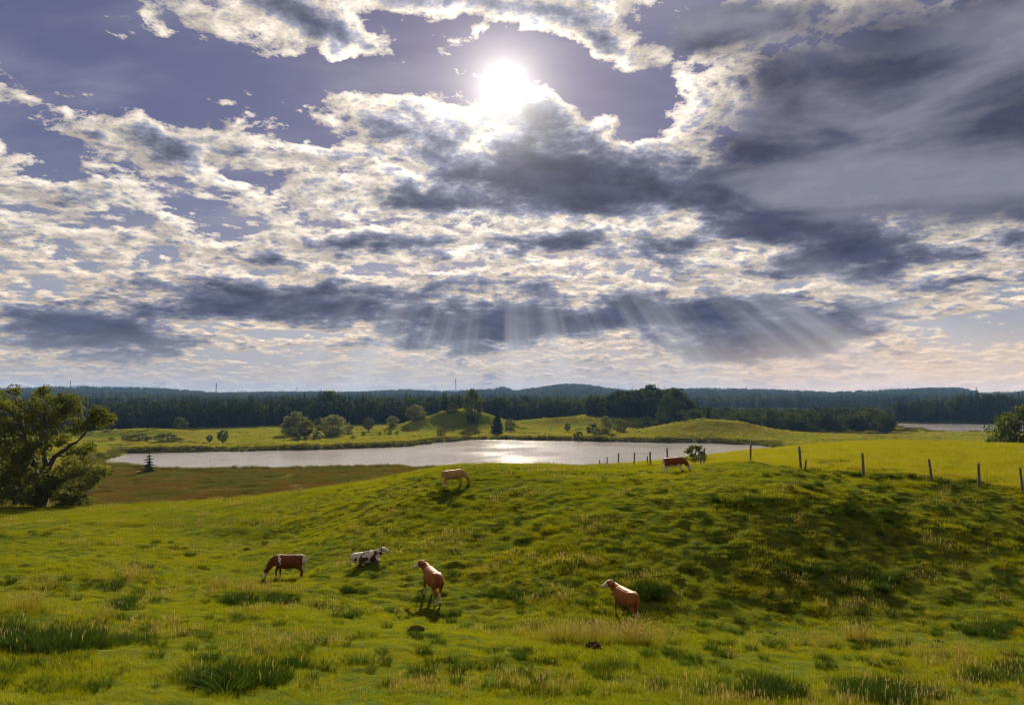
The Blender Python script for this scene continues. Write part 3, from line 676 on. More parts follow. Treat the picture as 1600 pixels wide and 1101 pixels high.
woods = source_set('wood_tree', [joined(conifer(s, 20, 6.5, 13), M_bark, L_fir) for s in (1, 2, 3)] + [joined(broadleaf(s, 17, 12, 14, 48, 1.5, 0.1), M_bark, L_far) for s in (4, 5)])
hills = source_set('hill_tree', [joined(conifer(s, 18, 8, 7, 2.0), M_bark, L_fir) for s in (6, 7)] + [joined(broadleaf(s, 15, 13, 8, 26, 3.2, 0.05), M_bark, L_far) for s in (8, 9)])
def wood_points(n, d0, d1, a0=-49, a1=49, pw=1.0):
    a = R(a0) + nr_.rand(n) * R(a1 - a0); f = wood_front(a); d = np.maximum(f, d0) + nr_.rand(n) ** pw * (d1 - np.maximum(f, d0))
    return d * np.sin(a), d * np.cos(a)
x, y = wood_points(6000, 0, 760, pw=1.5)
k = (lake_sd(x, y) > 12); x, y = x[k], y[k]; n = len(x); mixp = fbm(x / 60, y / 60, 2); az_ = np.arctan2(x, y)
pal = np.interp(az_, [R(-40), R(-16), R(-8), R(13), R(15), R(31)], [.06, .18, .42, .38, .85, .08])
idx = np.where(nr_.rand(n) < pal + 0.25 * np.clip(mixp, -.3, 1), nr_.randint(3, 5, n), nr_.randint(0, 3, n))
hs = np.interp(az_, [R(-40), R(-30), R(-14), R(-6), R(4), R(6), R(13.5), R(15), R(28.5), R(30), R(34), R(40)], [.95, .92, .95, 1.0, .95, .90, .86, .52, .58, 1.0, 1.1, 1.12]) * (0.66 + 0.42 * nr_.rand(n) + 0.12 * (nr_.rand(n) < .06)) * (1 + 0.24 * np.clip(mixp, -1, 1))
tag(scatter('forest', np.c_[x, y, ground(x, y) - .3], nr_.rand(n) * 6.28, np.c_[hs * 1.05, hs * 1.05, hs], idx, woods), 'dark spruce forest standing along the plain behind the lake', 'forest')
x, y = wood_points(17000, 1000, 3300, -49, 49, 0.75); n = len(x)
hs = 0.75 + 0.5 * nr_.rand(n); sc2 = 1 + 0.35 * sstep(1500, 3200, np.hypot(x, y))
idx = np.where(nr_.rand(n) < 0.25 + 0.5 * np.clip(fbm(x / 400, y / 400, 2), -.5, 1), nr_.randint(2, 4, n), nr_.randint(0, 2, n))
tag(scatter('hill_forest', np.c_[x, y, ground(x, y) - .5], nr_.rand(n) * 6.28, np.c_[hs * sc2 * 1.5, hs * sc2 * 1.5, hs], idx, hills), 'far forested hills closing the horizon, blue with distance', 'forest')

# trees and bushes that stand on their own
_cache = {}
def tree(name, kind, px, d, h, w, label, cat, seed, group=None, mat=None, z=None, dep=None):
    x = float(at(px, 600, d)[0]); z = float(ground(x, d)) if z is None else z
    root = bpy.data.objects.new(name, None); C.objects.link(root); root.location = (x, d, z - 0.05); root.empty_display_size = 0.5
    tag(root, label, cat, group)
    s = seed % 4; key = (kind, s, mat)
    if key not in _cache:
        lf = {'fir': L_fir, 'pale': L_pale, 'mid': L_mid, 'far': L_far}[mat or ('fir' if kind in ('fir', 'sapling') else 'mid')]
        if kind == 'sapling': a, b = conifer(150 + s, 1.0, 1.0, 9, 0.35)
        elif kind == 'fir': a, b = conifer(100 + s, 1.0, 1.0, 20)
        elif kind == 'bush': a, b = broadleaf(200 + s, 1.0, 1.0, 34, 60, 0.075, -0.3)
        else: a, b = broadleaf(300 + s, 1.0, 1.0, 34, 110, 0.055, 0.10 if kind == 'tree' else -0.16)
        a.materials.append(M_bark); b.materials.append(lf); _cache[key] = (a, b)
    a, b = _cache[key]
    for nm, me in (('trunk', a), ('crown', b)):
        c_ = obj(nm, me, None, root); c_.scale = (w, dep or w, h)
    root.rotation_euler = (0, 0, seed * 1.7)
    return root

# ------------------------------------------------------------------ single trees and bushes: name, kind, photo column, metres out, height, width, label, leaf
LAKE = 'trees and bushes on the lakeside plain'
SINGLES = [
    ('spruce_tree', 'sapling', 237, 190, 6.4, 5.0, 'small dark spruce standing alone in the marsh at the near lake shore', 'tree', None),
    ('round_tree', 'tree', 283, 402, 9.0, 8.2, 'lone round tree on the bright field between the low mound and the forest', 'tree', None),
    ('small_tree', 'tree', 351, 312, 6.2, 5.0, 'small dark tree on the far lake bank, right of the scrubby low mound', 'tree', None),
    ('small_tree', 'tree', 330, 318, 3.6, 3.0, 'tiny thin tree just left of the small dark tree on the far lake bank', 'tree', None),
    ('bush', 'bush', 222, 325, 3.6, 10.0, 'wide dark bush in the middle at the foot of the scrubby low mound', 'bush', None),
    ('bush', 'bush', 264, 318, 4.4, 11.5, 'largest dark bush at the right foot of the scrubby low mound', 'bush', None),
    ('bush', 'bush', 201, 328, 2.8, 5.0, 'low bush left of the wide one at the foot of the scrubby mound', 'bush', None),
    ('bush', 'bush', 178, 326, 2.0, 2.6, 'smallest dot of a bush left of the scrubby low mound, near the big tree', 'bush', None),
    ('bush', 'bush', 165, 410, 2.6, 5.0, 'low bush on the bright field behind the tip of the big limb', 'bush', None),
    ('bush', 'bush', 216, 420, 2.4, 4.6, 'low bush on the field edge just behind the scrubby mound', 'bush', None),
    ('round_tree', 'round', 464, 372, 13.0, 15.0, 'large pale willow tree, left half of the pair on the field', 'tree', 'pale'),
    ('round_tree', 'tree', 480, 345, 9.2, 9.4, 'dark tree with a clear trunk standing before the large pale willow', 'tree', None),
    ('bush', 'bush', 497, 343, 4.0, 5.0, 'dark round bush at the right of the clear trunked dark tree', 'bush', None),
    ('bush', 'bush', 450, 395, 4.0, 6.0, 'dark bush tucked against the left side of the large pale willow', 'bush', None),
    ('bush', 'bush', 466, 338, 2.6, 2.8, 'small dark bush in front of the large pale willow, on the lake bank', 'bush', None),
    ('round_tree', 'round', 523, 368, 11.4, 14.0, 'broad pale willow standing alone right of the pair of trees', 'tree', 'pale'),
    ('round_tree', 'round', 502, 430, 8.0, 9.0, 'hazy tree seen in the gap between the two pale willows', 'tree', 'far'),
    ('bush', 'bush', 546, 385, 5.6, 6.6, 'rounded bush close at the right of the broad lone willow', 'bush', 'pale'),
    ('round_tree', 'tree', 577, 415, 8.0, 6.4, 'slim round tree in the open between the willows and the green mound', 'tree', None),
    ('round_tree', 'round', 614, 432, 6.6, 7.2, 'small pale tree at the left foot of the green mound', 'tree', 'pale'),
    ('round_tree', 'round', 650, 440, 9.4, 13.0, 'pale spreading tree leaning on the left slope of the green mound', 'tree', 'pale'),
    ('bush', 'bush', 553, 342, 1.8, 2.6, 'tiny bush on the lake bank below the broad lone willow', 'bush', None),
    ('bush', 'bush', 569, 370, 2.2, 2.4, 'first small shrub of the row leading from willow to green mound', 'bush', None),
    ('bush', 'bush', 594, 372, 2.2, 2.2, 'second small shrub of the row leading from willow to green mound', 'bush', None),
    ('bush', 'bush', 610, 380, 2.4, 2.4, 'third small shrub of the row leading from willow to green mound', 'bush', None),
    ('bush', 'bush', 621, 380, 2.4, 2.2, 'fourth small shrub of the row, nearest the green mound', 'bush', None),
    ('bush', 'bush', 689, 375, 4.0, 5.6, 'dark bush at the front foot of the green mound', 'bush', None),
    ('round_tree', 'round', 738, 425, 21.0, 13.0, 'tall dark broad tree on the right shoulder of the green mound', 'tree', 'far'),
    ('spruce_tree', 'fir', 777, 395, 15.5, 8.4, 'single dark spruce at the right foot of the green mound', 'tree', None),
    ('spruce_tree', 'fir', 697, 462, 17.0, 7.5, 'dark spruce rising behind the top of the green mound', 'tree', None),
    ('spruce_tree', 'fir', 718, 466, 18.5, 7.0, 'taller slim spruce left of the broad dark tree on the mound', 'tree', None),
    ('bush', 'bush', 707, 436, 5.4, 8.0, 'bushy growth on the crest of the green mound below the spruces', 'bush', 'far'),
    ('round_tree', 'round', 797, 420, 6.4, 7.0, 'small pale tree right of the single spruce by the mound', 'tree', 'pale'),
    ('small_tree', 'tree', 886, 410, 5.4, 3.6, 'little upright tree on the gentle rise in the middle of the far bank', 'tree', None),
    ('bush', 'bush', 903, 350, 3.4, 5.2, 'dark round bush right of the little upright tree', 'bush', None),
    ('bush', 'bush', 934, 350, 4.6, 5.6, 'dark globe of a bush on the far bank below the wooded knoll', 'bush', None),
    ('round_tree', 'round', 946, 375, 9.6, 7.0, 'pale pointed tree standing at the foot of the wooded knoll', 'tree', 'pale'),
    ('round_tree', 'round', 968, 382, 7.4, 7.4, 'bushy tree right of the pale pointed one below the wooded knoll', 'tree', None),
    ('bush', 'bush', 925, 400, 5.2, 7.0, 'dark bush at the left end of the wooded knoll', 'bush', 'far'),
    ('bush', 'bush', 1012, 402, 7.6, 14.0, 'wide dark thicket at the right foot of the wooded knoll', 'bush', 'far'),
    ('round_tree', 'round', 1041, 430, 20.0, 13.0, 'tallest dark tree at the right end of the wooded knoll', 'tree', 'far'),
    ('round_tree', 'round', 1085, 413, 12.5, 13.0, 'dark tree behind the left end of the grassy hummock', 'tree', 'far'),
    ('round_tree', 'round', 1112, 428, 11.5, 11.0, 'dark tree behind the middle of the grassy hummock', 'tree', 'far'),
    ('spruce_tree', 'fir', 1106, 403, 13.0, 6.5, 'dark spruce peeping over the top of the grassy hummock', 'tree', None),
    ('round_tree', 'round', 1150, 418, 10.0, 15.0, 'wide dark tree behind the right end of the grassy hummock', 'tree', 'far'),
    ('round_tree', 'round', 1204, 423, 13.5, 14.0, 'first rounded tree in the dark row right of the hummock', 'tree', 'far'),
    ('round_tree', 'round', 1237, 428, 11.0, 11.0, 'second, lower rounded tree in the dark row beyond the fence', 'tree', 'far'),
    ('round_tree', 'round', 1260, 416, 13.5, 13.0, 'third rounded tree in the dark row beyond the fence', 'tree', 'far'),
    ('bush', 'bush', 1300, 420, 5.0, 9.0, 'low dark bush in the gap of the dark tree row', 'bush', 'far'),
    ('round_tree', 'round', 1322, 433, 10.0, 12.0, 'tree before the last big one in the dark row', 'tree', 'far'),
    ('round_tree', 'round', 1362, 418, 15.0, 20.0, 'biggest, last tree of the dark row, beside the second lake', 'tree', 'far'),
    ('bush', 'bush', 1420, 418, 2.4, 8.0, 'low dark bush on the spit between field and second lake', 'bush', 'far'),
    ('round_tree', 'round', 1566, 150, 13.6, 7.6, 'leafy round tree rising behind the crest of the mown field', 'tree', None),
    ('round_tree', 'round', 1598, 146, 14.6, 8.6, 'taller leafy tree cut by the picture edge behind the mown field', 'tree', None),
    ('bush', 'bush', 1086, 59, 1.5, 1.9, 'small leafy bush standing at the fence behind the grazing brown cow', 'bush', None),
]
for q, (nm, kind, px, d, h, w, lab, cat, mt) in enumerate(SINGLES):
    tree(nm, kind, px, d, h, w, lab, cat, q, None, mt)

# ------------------------------------------------------------------ the big tree over the marsh, cut by the left edge
BT = 80.0
r = random.Random(21); bx, by, bz = hit(62, 788, 60, 90); by = BT; bx = float(at(62, 600, BT)[0]); bz = float(ground(bx, by))
big = bpy.data.objects.new('spreading_tree', None); C.objects.link(big); big.location = (bx, by, bz)
tag(big, 'large old tree with a long limb reaching out over the brown marsh', 'tree')
def lp(px, py, dy=0.0):
    v = at(px, py, BT + dy); return Vector((v[0] - bx, v[1] - by, v[2] - bz))
vs, fs = [], []
limbs = [([(62, 792), (58, 760), (52, 725), (40, 690), (28, 650), (22, 618)], .62, .07, -1), ([(66, 792), (72, 755), (72, 715), (66, 680), (70, 640), (86, 622)], .55, .06, 1), ([(72, 740), (84, 714), (104, 700), (126, 684), (142, 668), (156, 652)], .36, .06, 0),
         ([(86, 712), (100, 712), (118, 706), (130, 702)], .14, .03, -1), ([(70, 690), (88, 668), (100, 648), (112, 632)], .24, .05, 2), ([(50, 715), (28, 700), (6, 690), (-20, 680)], .30, .06, -2), ([(60, 765), (30, 745), (0, 735), (-25, 730)], .28, .05, 1),
         ([(60, 770), (88, 752), (112, 742), (140, 732), (160, 736)], .26, .04, -2), ([(40, 690), (14, 660), (-10, 635)], .25, .05, 2), ([(66, 780), (84, 770), (104, 772), (120, 778)], .2, .04, -1.5), ([(22, 780), (20, 750), (14, 720)], .28, .10, 1.5), ([(22, 788), (30, 760), (36, 735)], .26, .08, 0.5)]
for pth, r0, r1, dy in limbs:
    n = len(pth); P_ = []
    for i in range(n - 1):
        for s in range(3): 
            t = s / 3; P_.append(lp(pth[i][0] * (1 - t) + pth[i + 1][0] * t + r.gauss(0, 1.0), pth[i][1] * (1 - t) + pth[i + 1][1] * t + r.gauss(0, .8), dy * (i + t) / n * 1.6 + r.gauss(0, .08)))
    P_.append(lp(*pth[-1], dy * 1.6)); m_ = len(P_); tube(vs, fs, P_, [r0 + (r1 - r0) * (i / (m_ - 1)) ** 0.7 for i in range(m_)], 9)
balls = [(62, 740, 18, -3.5), (48, 706, 18, -3), (96, 746, 15, -3), (30, 720, 18, -3), (66, 722, 14, 2.5), (74, 766, 18, -3.5), (40, 770, 20, -3.5), (20, 745, 22, -3.5), (88, 784, 16, -3), (20, 625, 26, 0), (45, 640, 26, 2), (0, 645, 30, -2), (82, 634, 22, 1), (104, 640, 20, 2), (116, 632, 16, 1), (92, 655, 24, 2), (64, 660, 26, -1), (30, 668, 28, 1), (-5, 680, 30, 0), (158, 650, 15, 0), (150, 660, 12, .5), (165, 656, 10, -.5), (146, 648, 10, 0), (132, 664, 9, 1),
         (120, 668, 14, 1), (52, 690, 24, 2), (78, 688, 18, -1), (16, 705, 28, -2), (-20, 715, 30, 0), (44, 716, 22, -2), (10, 735, 28, 1), (36, 742, 24, 3), (0, 758, 26, -1), (104, 730, 18, -1), (126, 728, 16, -2), (146, 738, 18, -2), (162, 742, 12, -1), (118, 748, 22, -1),
         (90, 752, 20, 1), (140, 756, 12, -1), (100, 770, 22, -1.5), (124, 774, 18, -1), (136, 782, 12, -1.5), (24, 768, 24, 1), (60, 760, 22, 2.5), (46, 778, 20, -1), (112, 786, 14, -2), (4, 780, 20, 1), (128, 704, 8, -1), (140, 700, 7, -1), (112, 704, 8, 0), (100, 690, 12, 1.5), (98, 626, 12, 0), (70, 618, 14, 2), (-40, 650, 36, 0), (-40, 730, 36, 0)]
cl = []
for px, py, rp, dy in balls:
    for _ in range(max(4, int(rp * 0.75))):
        a = r.uniform(0, 6.283); rr_ = rp * math.sqrt(r.random()) * 1.0; q = lp(px + math.cos(a) * rr_, py + math.sin(a) * rr_ * 0.8, dy + r.gauss(0, 1) * rp * 0.055); cl.append((q.x, q.y, q.z, r.uniform(0.28, 0.62)))
for _ in range(230):                                       # twigs under the leaf sprays
    c_ = r.choice(cl); c2 = min(r.sample(cl, 12), key=lambda k: abs((Vector(k[:3]) - Vector(c_[:3])).length - 1.4)); tube(vs, fs, limb(r, c_[:3], c2[:3], 3, .1), [.035, .03, .02, .012], 4)
obj('trunk', mesh_from('trunk', vs, fs), M_bark, big)
obj('crown', leaves(r, cl, 50, 0.25, 1.3, 0.8), L_oak, big)

# ------------------------------------------------------------------ pasture fence
M_post = barkmat('weathered_post', (0.060, 0.042, 0.028), (0.17, 0.125, 0.085), 14.0)
m, t, o = newmat('fence_wire'); p = t.nodes.new('ShaderNodeBsdfPrincipled'); p.inputs['Base Color'].default_value = (0.13, 0.11, 0.095, 1); p.inputs['Metallic'].default_value = 0.0; p.inputs['Specular IOR Level'].default_value = 0.1; p.inputs['Roughness'].default_value = 0.8
t.links.new(p.outputs[0], o.inputs[0]); M_wire = m
fx0, fy0 = float(_fx[-1]), 36.6
fence = bpy.data.objects.new('pasture_fence', None); C.objects.link(fence); f0 = Vector((fx0, fy0, float(ground(fx0, fy0)))); fence.location = f0
tag(fence, 'pasture fence of weathered wooden posts and thin wire along the crest', 'fence')
r = random.Random(5)
FP = [(2050, 37.5), (1820, 36.8), (1700, 36.6)] + POSTS
extra = [(1254, 40.2, .62), (1010, 61, .75), (1093, 52.6, .85), (1046, 57.3, .5)]
hts = [1.3, 1.25, 1.25, 1.28, 1.30, 1.25, 1.30, 1.30, 1.28, 1.28, 1.5, 1.15, 1.2, 1.15, 1.15, 1.1]
tops = []
def post(px, d, h, w):
    x = float(at(px, 600, d)[0]); z = float(ground(x, d)); vs, fs = [], []; ln = Vector((r.gauss(0, .055), r.gauss(0, .04), 0))
    pth = [Vector((0, 0, -.35)), Vector((0, 0, 0)), Vector((0, 0, .4 * h)) + ln * .4 * h, Vector((0, 0, .8 * h)) + ln * .8 * h, Vector((0, 0, h * .985)) + ln * h, Vector((0, 0, h)) + ln * h]
    tube(vs, fs, [q + Vector((r.gauss(0, .004), r.gauss(0, .004), 0)) for q in pth], [w * 1.05, w, w * .96, w * .93, w * .9, w * .7], 9)
    o_ = obj('post', mesh_from('post', vs, fs), M_post, fence); o_.location = Vector((x, d, z)) - f0; return Vector((x, d, z)) - f0, ln, h
for (px, d), h in zip(FP, hts): tops.append(post(px, d, h, r.uniform(.062, .08)))
for px, d, h in extra: post(px, d, h, .055)
for lev in (0.88, 0.5):
    for (a, la, ha), (b, lb, hb) in zip(tops[:-1], tops[1:]):
        vs, fs = [], []; pa = a + Vector((0, -.075, lev * ha)) + la * lev * ha; pb = b + Vector((0, -.075, lev * hb)) + lb * lev * hb
        pts_ = [pa.lerp(pb, i / 8) - Vector((0, 0, 0.16 * (i / 8) * (1 - i / 8) * 4 * .35)) for i in range(9)]
        tube(vs, fs, pts_, [.006] * 9, 5); obj('wire', mesh_from('wire', vs, fs), M_wire, fence)

# ------------------------------------------------------------------ masts on the skyline
m, t, o = newmat('galvanised_steel'); p = t.nodes.new('ShaderNodeBsdfPrincipled'); p.inputs['Base Color'].default_value = (0.16, 0.16, 0.17, 1); p.inputs['Metallic'].default_value = 0.7; p.inputs['Roughness'].default_value = 0.55
t.links.new(p.outputs[0], o.inputs[0]); M_steel = m
def mast(px, top, d, h, wid, arms, label):
    q = at(px, top, d); root = bpy.data.objects.new('lattice_mast', None); C.objects.link(root); root.location = (q[0], d, q[2] - h); tag(root, label, 'mast', 'masts on the far skyline')
    th = wid * 0.09
    def seg(vs, fs, a, b, w_): tube(vs, fs, [Vector(a), Vector(b)], [w_, w_], 4)
    for sx in (-1, 1):
        for sy in (-1, 1):
            vs, fs = [], []; seg(vs, fs, (sx * wid / 2, sy * wid / 2, 0), (sx * .12 * wid, sy * .12 * wid, h), th); obj('leg', mesh_from('leg', vs, fs, False), M_steel, root)
    vs, fs = [], []; n = 12
    for i in range(n):
        za, zb_ = h * i / n, h * (i + 1) / n; wa, wb = wid / 2 * (1 - .76 * i / n), wid / 2 * (1 - .76 * (i + 1) / n)
        for sy in (-1, 1): seg(vs, fs, (-wa, sy * wa, za), (wb, sy * wb, zb_), th * .5); seg(vs, fs, (wa, sy * wa, za), (-wb, sy * wb, zb_), th * .5); seg(vs, fs, (sy * wa, -wa, za), (sy * wb, wb, zb_), th * .5)
    obj('bracing', mesh_from('bracing', vs, fs, False), M_steel, root)
    for f, l in arms:
        vs, fs = [], []; seg(vs, fs, (-l, 0, h * f), (l, 0, h * f), th * .9); seg(vs, fs, (-l, 0, h * f), (0, 0, h * (f + .06)), th * .5); seg(vs, fs, (l, 0, h * f), (0, 0, h * (f + .06)), th * .5); obj('crossarm', mesh_from('crossarm', vs, fs, False), M_steel, root)
mast(338, 598, 2700, 48, 5.0, ((.72, 9), (.86, 7)), 'power pylon with crossarms on the skyline, above the left forest')
mast(712, 591, 2900, 52, 5.0, ((.7, 4), (.85, 3)), 'tall mast on the skyline under the two small bright clouds')
mast(110, 594, 2700, 46, 3.6, ((.8, 3),), 'thin mast on the skyline above the big tree at the left')
mast(464, 602, 2800, 32, 3.2, ((.8, 3),), 'short thin mast on the skyline above the pair of willows')

# ------------------------------------------------------------------ molehills
m, t, o = newmat('turned_soil'); g_ = t.nodes.new('ShaderNodeTexCoord'); n_ = noise(t, NX(t, g_.outputs['Object']), 18, 6, .65)
p = t.nodes.new('ShaderNodeBsdfDiffuse'); t.links.new(mixc(t, n_, (.016, .010, .006), (.050, .031, .018)).s, p.inputs['Color']); t.links.new(p.outputs[0], o.inputs[0])
for k, (px, py, s, lab) in enumerate([(927, 1013, .22, 'dark molehill in front of the tall pale grass'), (650, 986, .20, 'flat molehill below the shadow of the standing orange brown cow'), (385, 860, .20, 'molehill on the slope behind the grazing dark brown cow')]):
    x, y, z = hit(px, py); bm = bmesh.new(); bmesh.ops.create_icosphere(bm, subdivisions=4, radius=1.0)
    for v in bm.verts:
        f = 1 + .30 * float(fbm(v.co.x * 2.6 + k * 9, v.co.y * 2.6 + v.co.z, 4, .7)); v.co = Vector((v.co.x * s * f, v.co.y * s * .85 * f, max(v.co.z, -.25) * s * .42 * f))
    me = bpy.data.meshes.new('molehill'); bm.to_mesh(me); bm.free(); o_ = obj('molehill', me, m, None, (x, y, z + .04)); tag(o_, lab, 'molehill', 'molehills in the pasture')

# ------------------------------------------------------------------ cows
def ringtube(bm, path, k=16):
    """path rows: x, y, z, half width (side), half height; rings square to the path"""
    rows = [np.array(q, float) for q in path]; prev = None; n = len(rows)
    for i, q in enumerate(rows):
        p0 = Vector(rows[max(i - 1, 0)][:3]); p1 = Vector(rows[min(i + 1, n - 1)][:3]); tn = (p1 - p0).normalized()
        side = tn.cross(Vector((0, 0, 1))); side = Vector((0, -1, 0)) if side.length < .25 else side.normalized()
        if abs(tn.z) > .8: side = Vector((0, 1, 0)) - tn * tn.y; side.normalize()
        if i and side.dot(ps) < 0: side = -side
        ps = side
        up = side.cross(tn).normalized()
        ring = [bm.verts.new(Vector(q[:3]) + side * math.cos(6.2832 * j / k) * q[3] + up * math.sin(6.2832 * j / k) * q[4]) for j in range(k)]
        if prev:
            for j in range(k): bm.faces.new((prev[j], prev[(j + 1) % k], ring[(j + 1) % k], ring[j]))
        else: bm.faces.new(ring[::-1])
        prev = ring
    bm.faces.new(prev); return rows
def cow_parts(pose, turn=0.0):
    P = []
    lie = pose == 'lie'; dz = -0.50 if lie else 0.0
    P.append(('body', [(-1.0, 0, 1.10 + dz, .07, .09), (-.96, 0, 1.08 + dz, .19, .20), (-.84, 0, 1.05 + dz, .25, .265), (-.62, 0, 1.0 + dz, .275, .31), (-.3, 0, .93 + dz, .33, .37), (.05, 0, .915 + dz, .34, .38), (.36, 0, .95 + dz, .285, .365), (.58, 0, 1.0 + dz, .215, .295), (.72, 0, 1.03 + dz, .14, .22), (.78, 0, 1.04 + dz, .07, .12)]))
    if pose == 'graze':
        nk = [(.5, 0, 1.04, .17, .27), (.74, 0, .93, .145, .235), (.92, 0, .74, .12, .19), (1.04, 0, .56, .105, .15)]
        hd = [(1.0, 0, .60, .085, .10), (1.07, 0, .53, .115, .125), (1.12, 0, .40, .118, .125), (1.16, 0, .25, .085, .09), (1.17, 0, .14, .082, .078), (1.17, 0, .07, .06, .06)]; pole, fw = Vector((1.05, 0, .56)), Vector((.25, 0, -1))
    else:
        hz_ = .06 if pose == 'stand' else -.45
        nk = [(.5, 0, 1.03 + dz, .18, .29), (.70, 0, 1.05 + dz, .16, .28), (.86, 0, 1.12 + dz, .135, .235), (.98, 0, 1.19 + dz, .12, .18)]
        ox, oz = .99, 1.27 + dz
        hd = [(ox - .06, 0, oz + .01, .08, .09), (ox + .03, 0, oz + .02, .115, .12), (ox + .16, 0, oz - .03, .12, .13), (ox + .31, 0, oz - .12, .088, .092), (ox + .42, 0, oz - .19, .082, .078), (ox + .48, 0, oz - .22, .06, .055)]; pole, fw = Vector((ox, 0, oz + .02)), Vector((1, 0, -.45))
        if turn:
            c_, s_ = math.cos(turn), math.sin(turn)
            def rot(q, f): x, y = q[0] - .85, q[1]; c2, s2 = math.cos(turn * f), math.sin(turn * f); return (.85 + x * c2 - y * s2, x * s2 + y * c2, *q[2:])
            nk = [nk[0], nk[1], rot(nk[2], .6), rot(nk[3], 1)]; hd = [rot(q, 1) for q in hd]; pole = Vector(rot(tuple(pole), 1)); fw = Vector((fw.x * c_, fw.x * s_, fw.z))
    hd = [(*q[:3], q[3] * 1.14, q[4] * 1.14) for q in hd]; P += [('neck', nk), ('head', hd)]
    for s in (-1, 1): P.append(('body', [(-.74, .13 * s, 1.22 + dz, .05, .05), (-.62, .17 * s, 1.20 + dz, .085, .085), (-.48, .15 * s, 1.17 + dz, .05, .05)]))
    lat = fw.cross(Vector((0, 0, 1))).normalized()
    for s in (-1, 1):
        e0 = pole + lat * s * .08; e1 = pole + lat * s * .22 + Vector((0, 0, -.02)); e2 = pole + lat * s * .36 + Vector((0, 0, -.07))
        P.append(('ear', [(*e0, .04, .035), (*e1, .04, .075), (*e2, .03, .045)]))
        h0 = pole + lat * s * .07 + fw.normalized() * -.03; up_ = Vector((0, 0, 1)) if pose != 'graze' else Vector((1, 0, .3)).normalized()
        P.append(('horn', [(*h0, .036, .036), (*(h0 + lat * s * .05 + up_ * .05), .032, .032), (*(h0 + lat * s * .07 + up_ * .11), .024, .024)]))
        if not lie:
            st = .07 * s
            P.append(('foreleg', [(.46, .12 * s, 1.0, .10, .17), (.44, .165 * s, .80, .10, .15), (.43, .17 * s, .66, .078, .10), (.45 + st, .165 * s, .47, .056, .062), (.455 + st, .165 * s, .40, .062, .066), (.455 + st, .165 * s, .32, .045, .047), (.445 + st, .165 * s, .17, .042, .043), (.45 + st, .165 * s, .11, .05, .052), (.475 + st, .165 * s, .05, .054, .062), (.49 + st, .165 * s, 0, .058, .07)]))
            st = -.08 * s
            P.append(('hindleg', [(-.74, .13 * s, 1.02, .15, .24), (-.72, .17 * s, .84, .145, .215), (-.68 + st * .3, .18 * s, .68, .105, .15), (-.78 + st, .17 * s, .55, .062, .088), (-.87 + st, .165 * s, .46, .052, .066), (-.86 + st, .165 * s, .36, .046, .05), (-.83 + st, .165 * s, .18, .043, .045), (-.81 + st, .165 * s, .11, .05, .053), (-.78 + st, .165 * s, .05, .054, .062), (-.765 + st, .165 * s, 0, .058, .07)]))
        else:
            P.append(('foreleg', [(.45, .14 * s, .46, .10, .16), (.62, .2 * s, .22, .09, .10), (.80, .22 * s, .12, .065, .07), (.62, .24 * s, .07, .05, .05), (.46, .25 * s, .06, .05, .045)]))
            P.append(('hindleg', [(-.62, .15 * s, .50, .15, .22), (-.42, .30 * s, .26, .13, .17), (-.30, .36 * s, .18, .09, .11), (-.55, .40 * s, .09, .06, .06), (-.30, .43 * s, .06, .05, .05), (-.18, .44 * s, .05, .045, .045)]))
    if not lie:
        P.append(('tail', [(-.93, 0, 1.26, .045, .045), (-1.02, 0, 1.20, .04, .04), (-1.07, .01, 1.02, .034, .034), (-1.08, .02, .80, .03, .03), (-1.085, .03, .62, .034, .034)]))
        P.append(('switch', [(-1.085, .03, .63, .024, .024), (-1.09, .035, .52, .05, .05), (-1.085, .04, .40, .045, .045), (-1.08, .04, .32, .015, .015)]))
        if pose != 'lie': P.append(('udder', [(-.55, 0, .64, .10, .08), (-.45, 0, .62, .11, .09), (-.33, 0, .63, .07, .06)]))
    else:
        P.append(('tail', [(-.95, 0, .72, .035, .035), (-1.06, .04, .55, .03, .03), (-1.08, .12, .25, .024, .024), (-1.02, .22, .07, .022, .022)]))
        P.append(('switch', [(-1.02, .22, .07, .03, .03), (-.92, .32, .06, .05, .04), (-.80, .38, .05, .02, .02)]))
    return P
M_coat, t, o = newmat('cow_coat')
cc = attr(t, 'coat', 'Color'); g_ = t.nodes.new('ShaderNodeTexCoord'); hn = noise(t, vmath(t, 'MULTIPLY', NX(t, g_.outputs['Object']), (1, 1, .35)), 60, 3, .6)
p = t.nodes.new('ShaderNodeBsdfPrincipled'); p.inputs['Roughness'].default_value = .62; p.inputs['Specular IOR Level'].default_value = .12; p.inputs['Sheen Weight'].default_value = .06; p.inputs['Sheen Roughness'].default_value = .4
t.links.new(mixc(t, 1.0, cc, mixc(t, hn, (.72, .72, .72), (1.2, 1.2, 1.2)), 'MULTIPLY').s, p.inputs['Base Color'])
b = t.nodes.new('ShaderNodeBump'); b.inputs['Strength'].default_value = .3; b.inputs['Distance'].default_value = .012; t.links.new(hn.s, b.inputs['Height']); t.links.new(b.outputs[0], p.inputs['Normal']); t.links.new(p.outputs[0], o.inputs[0])
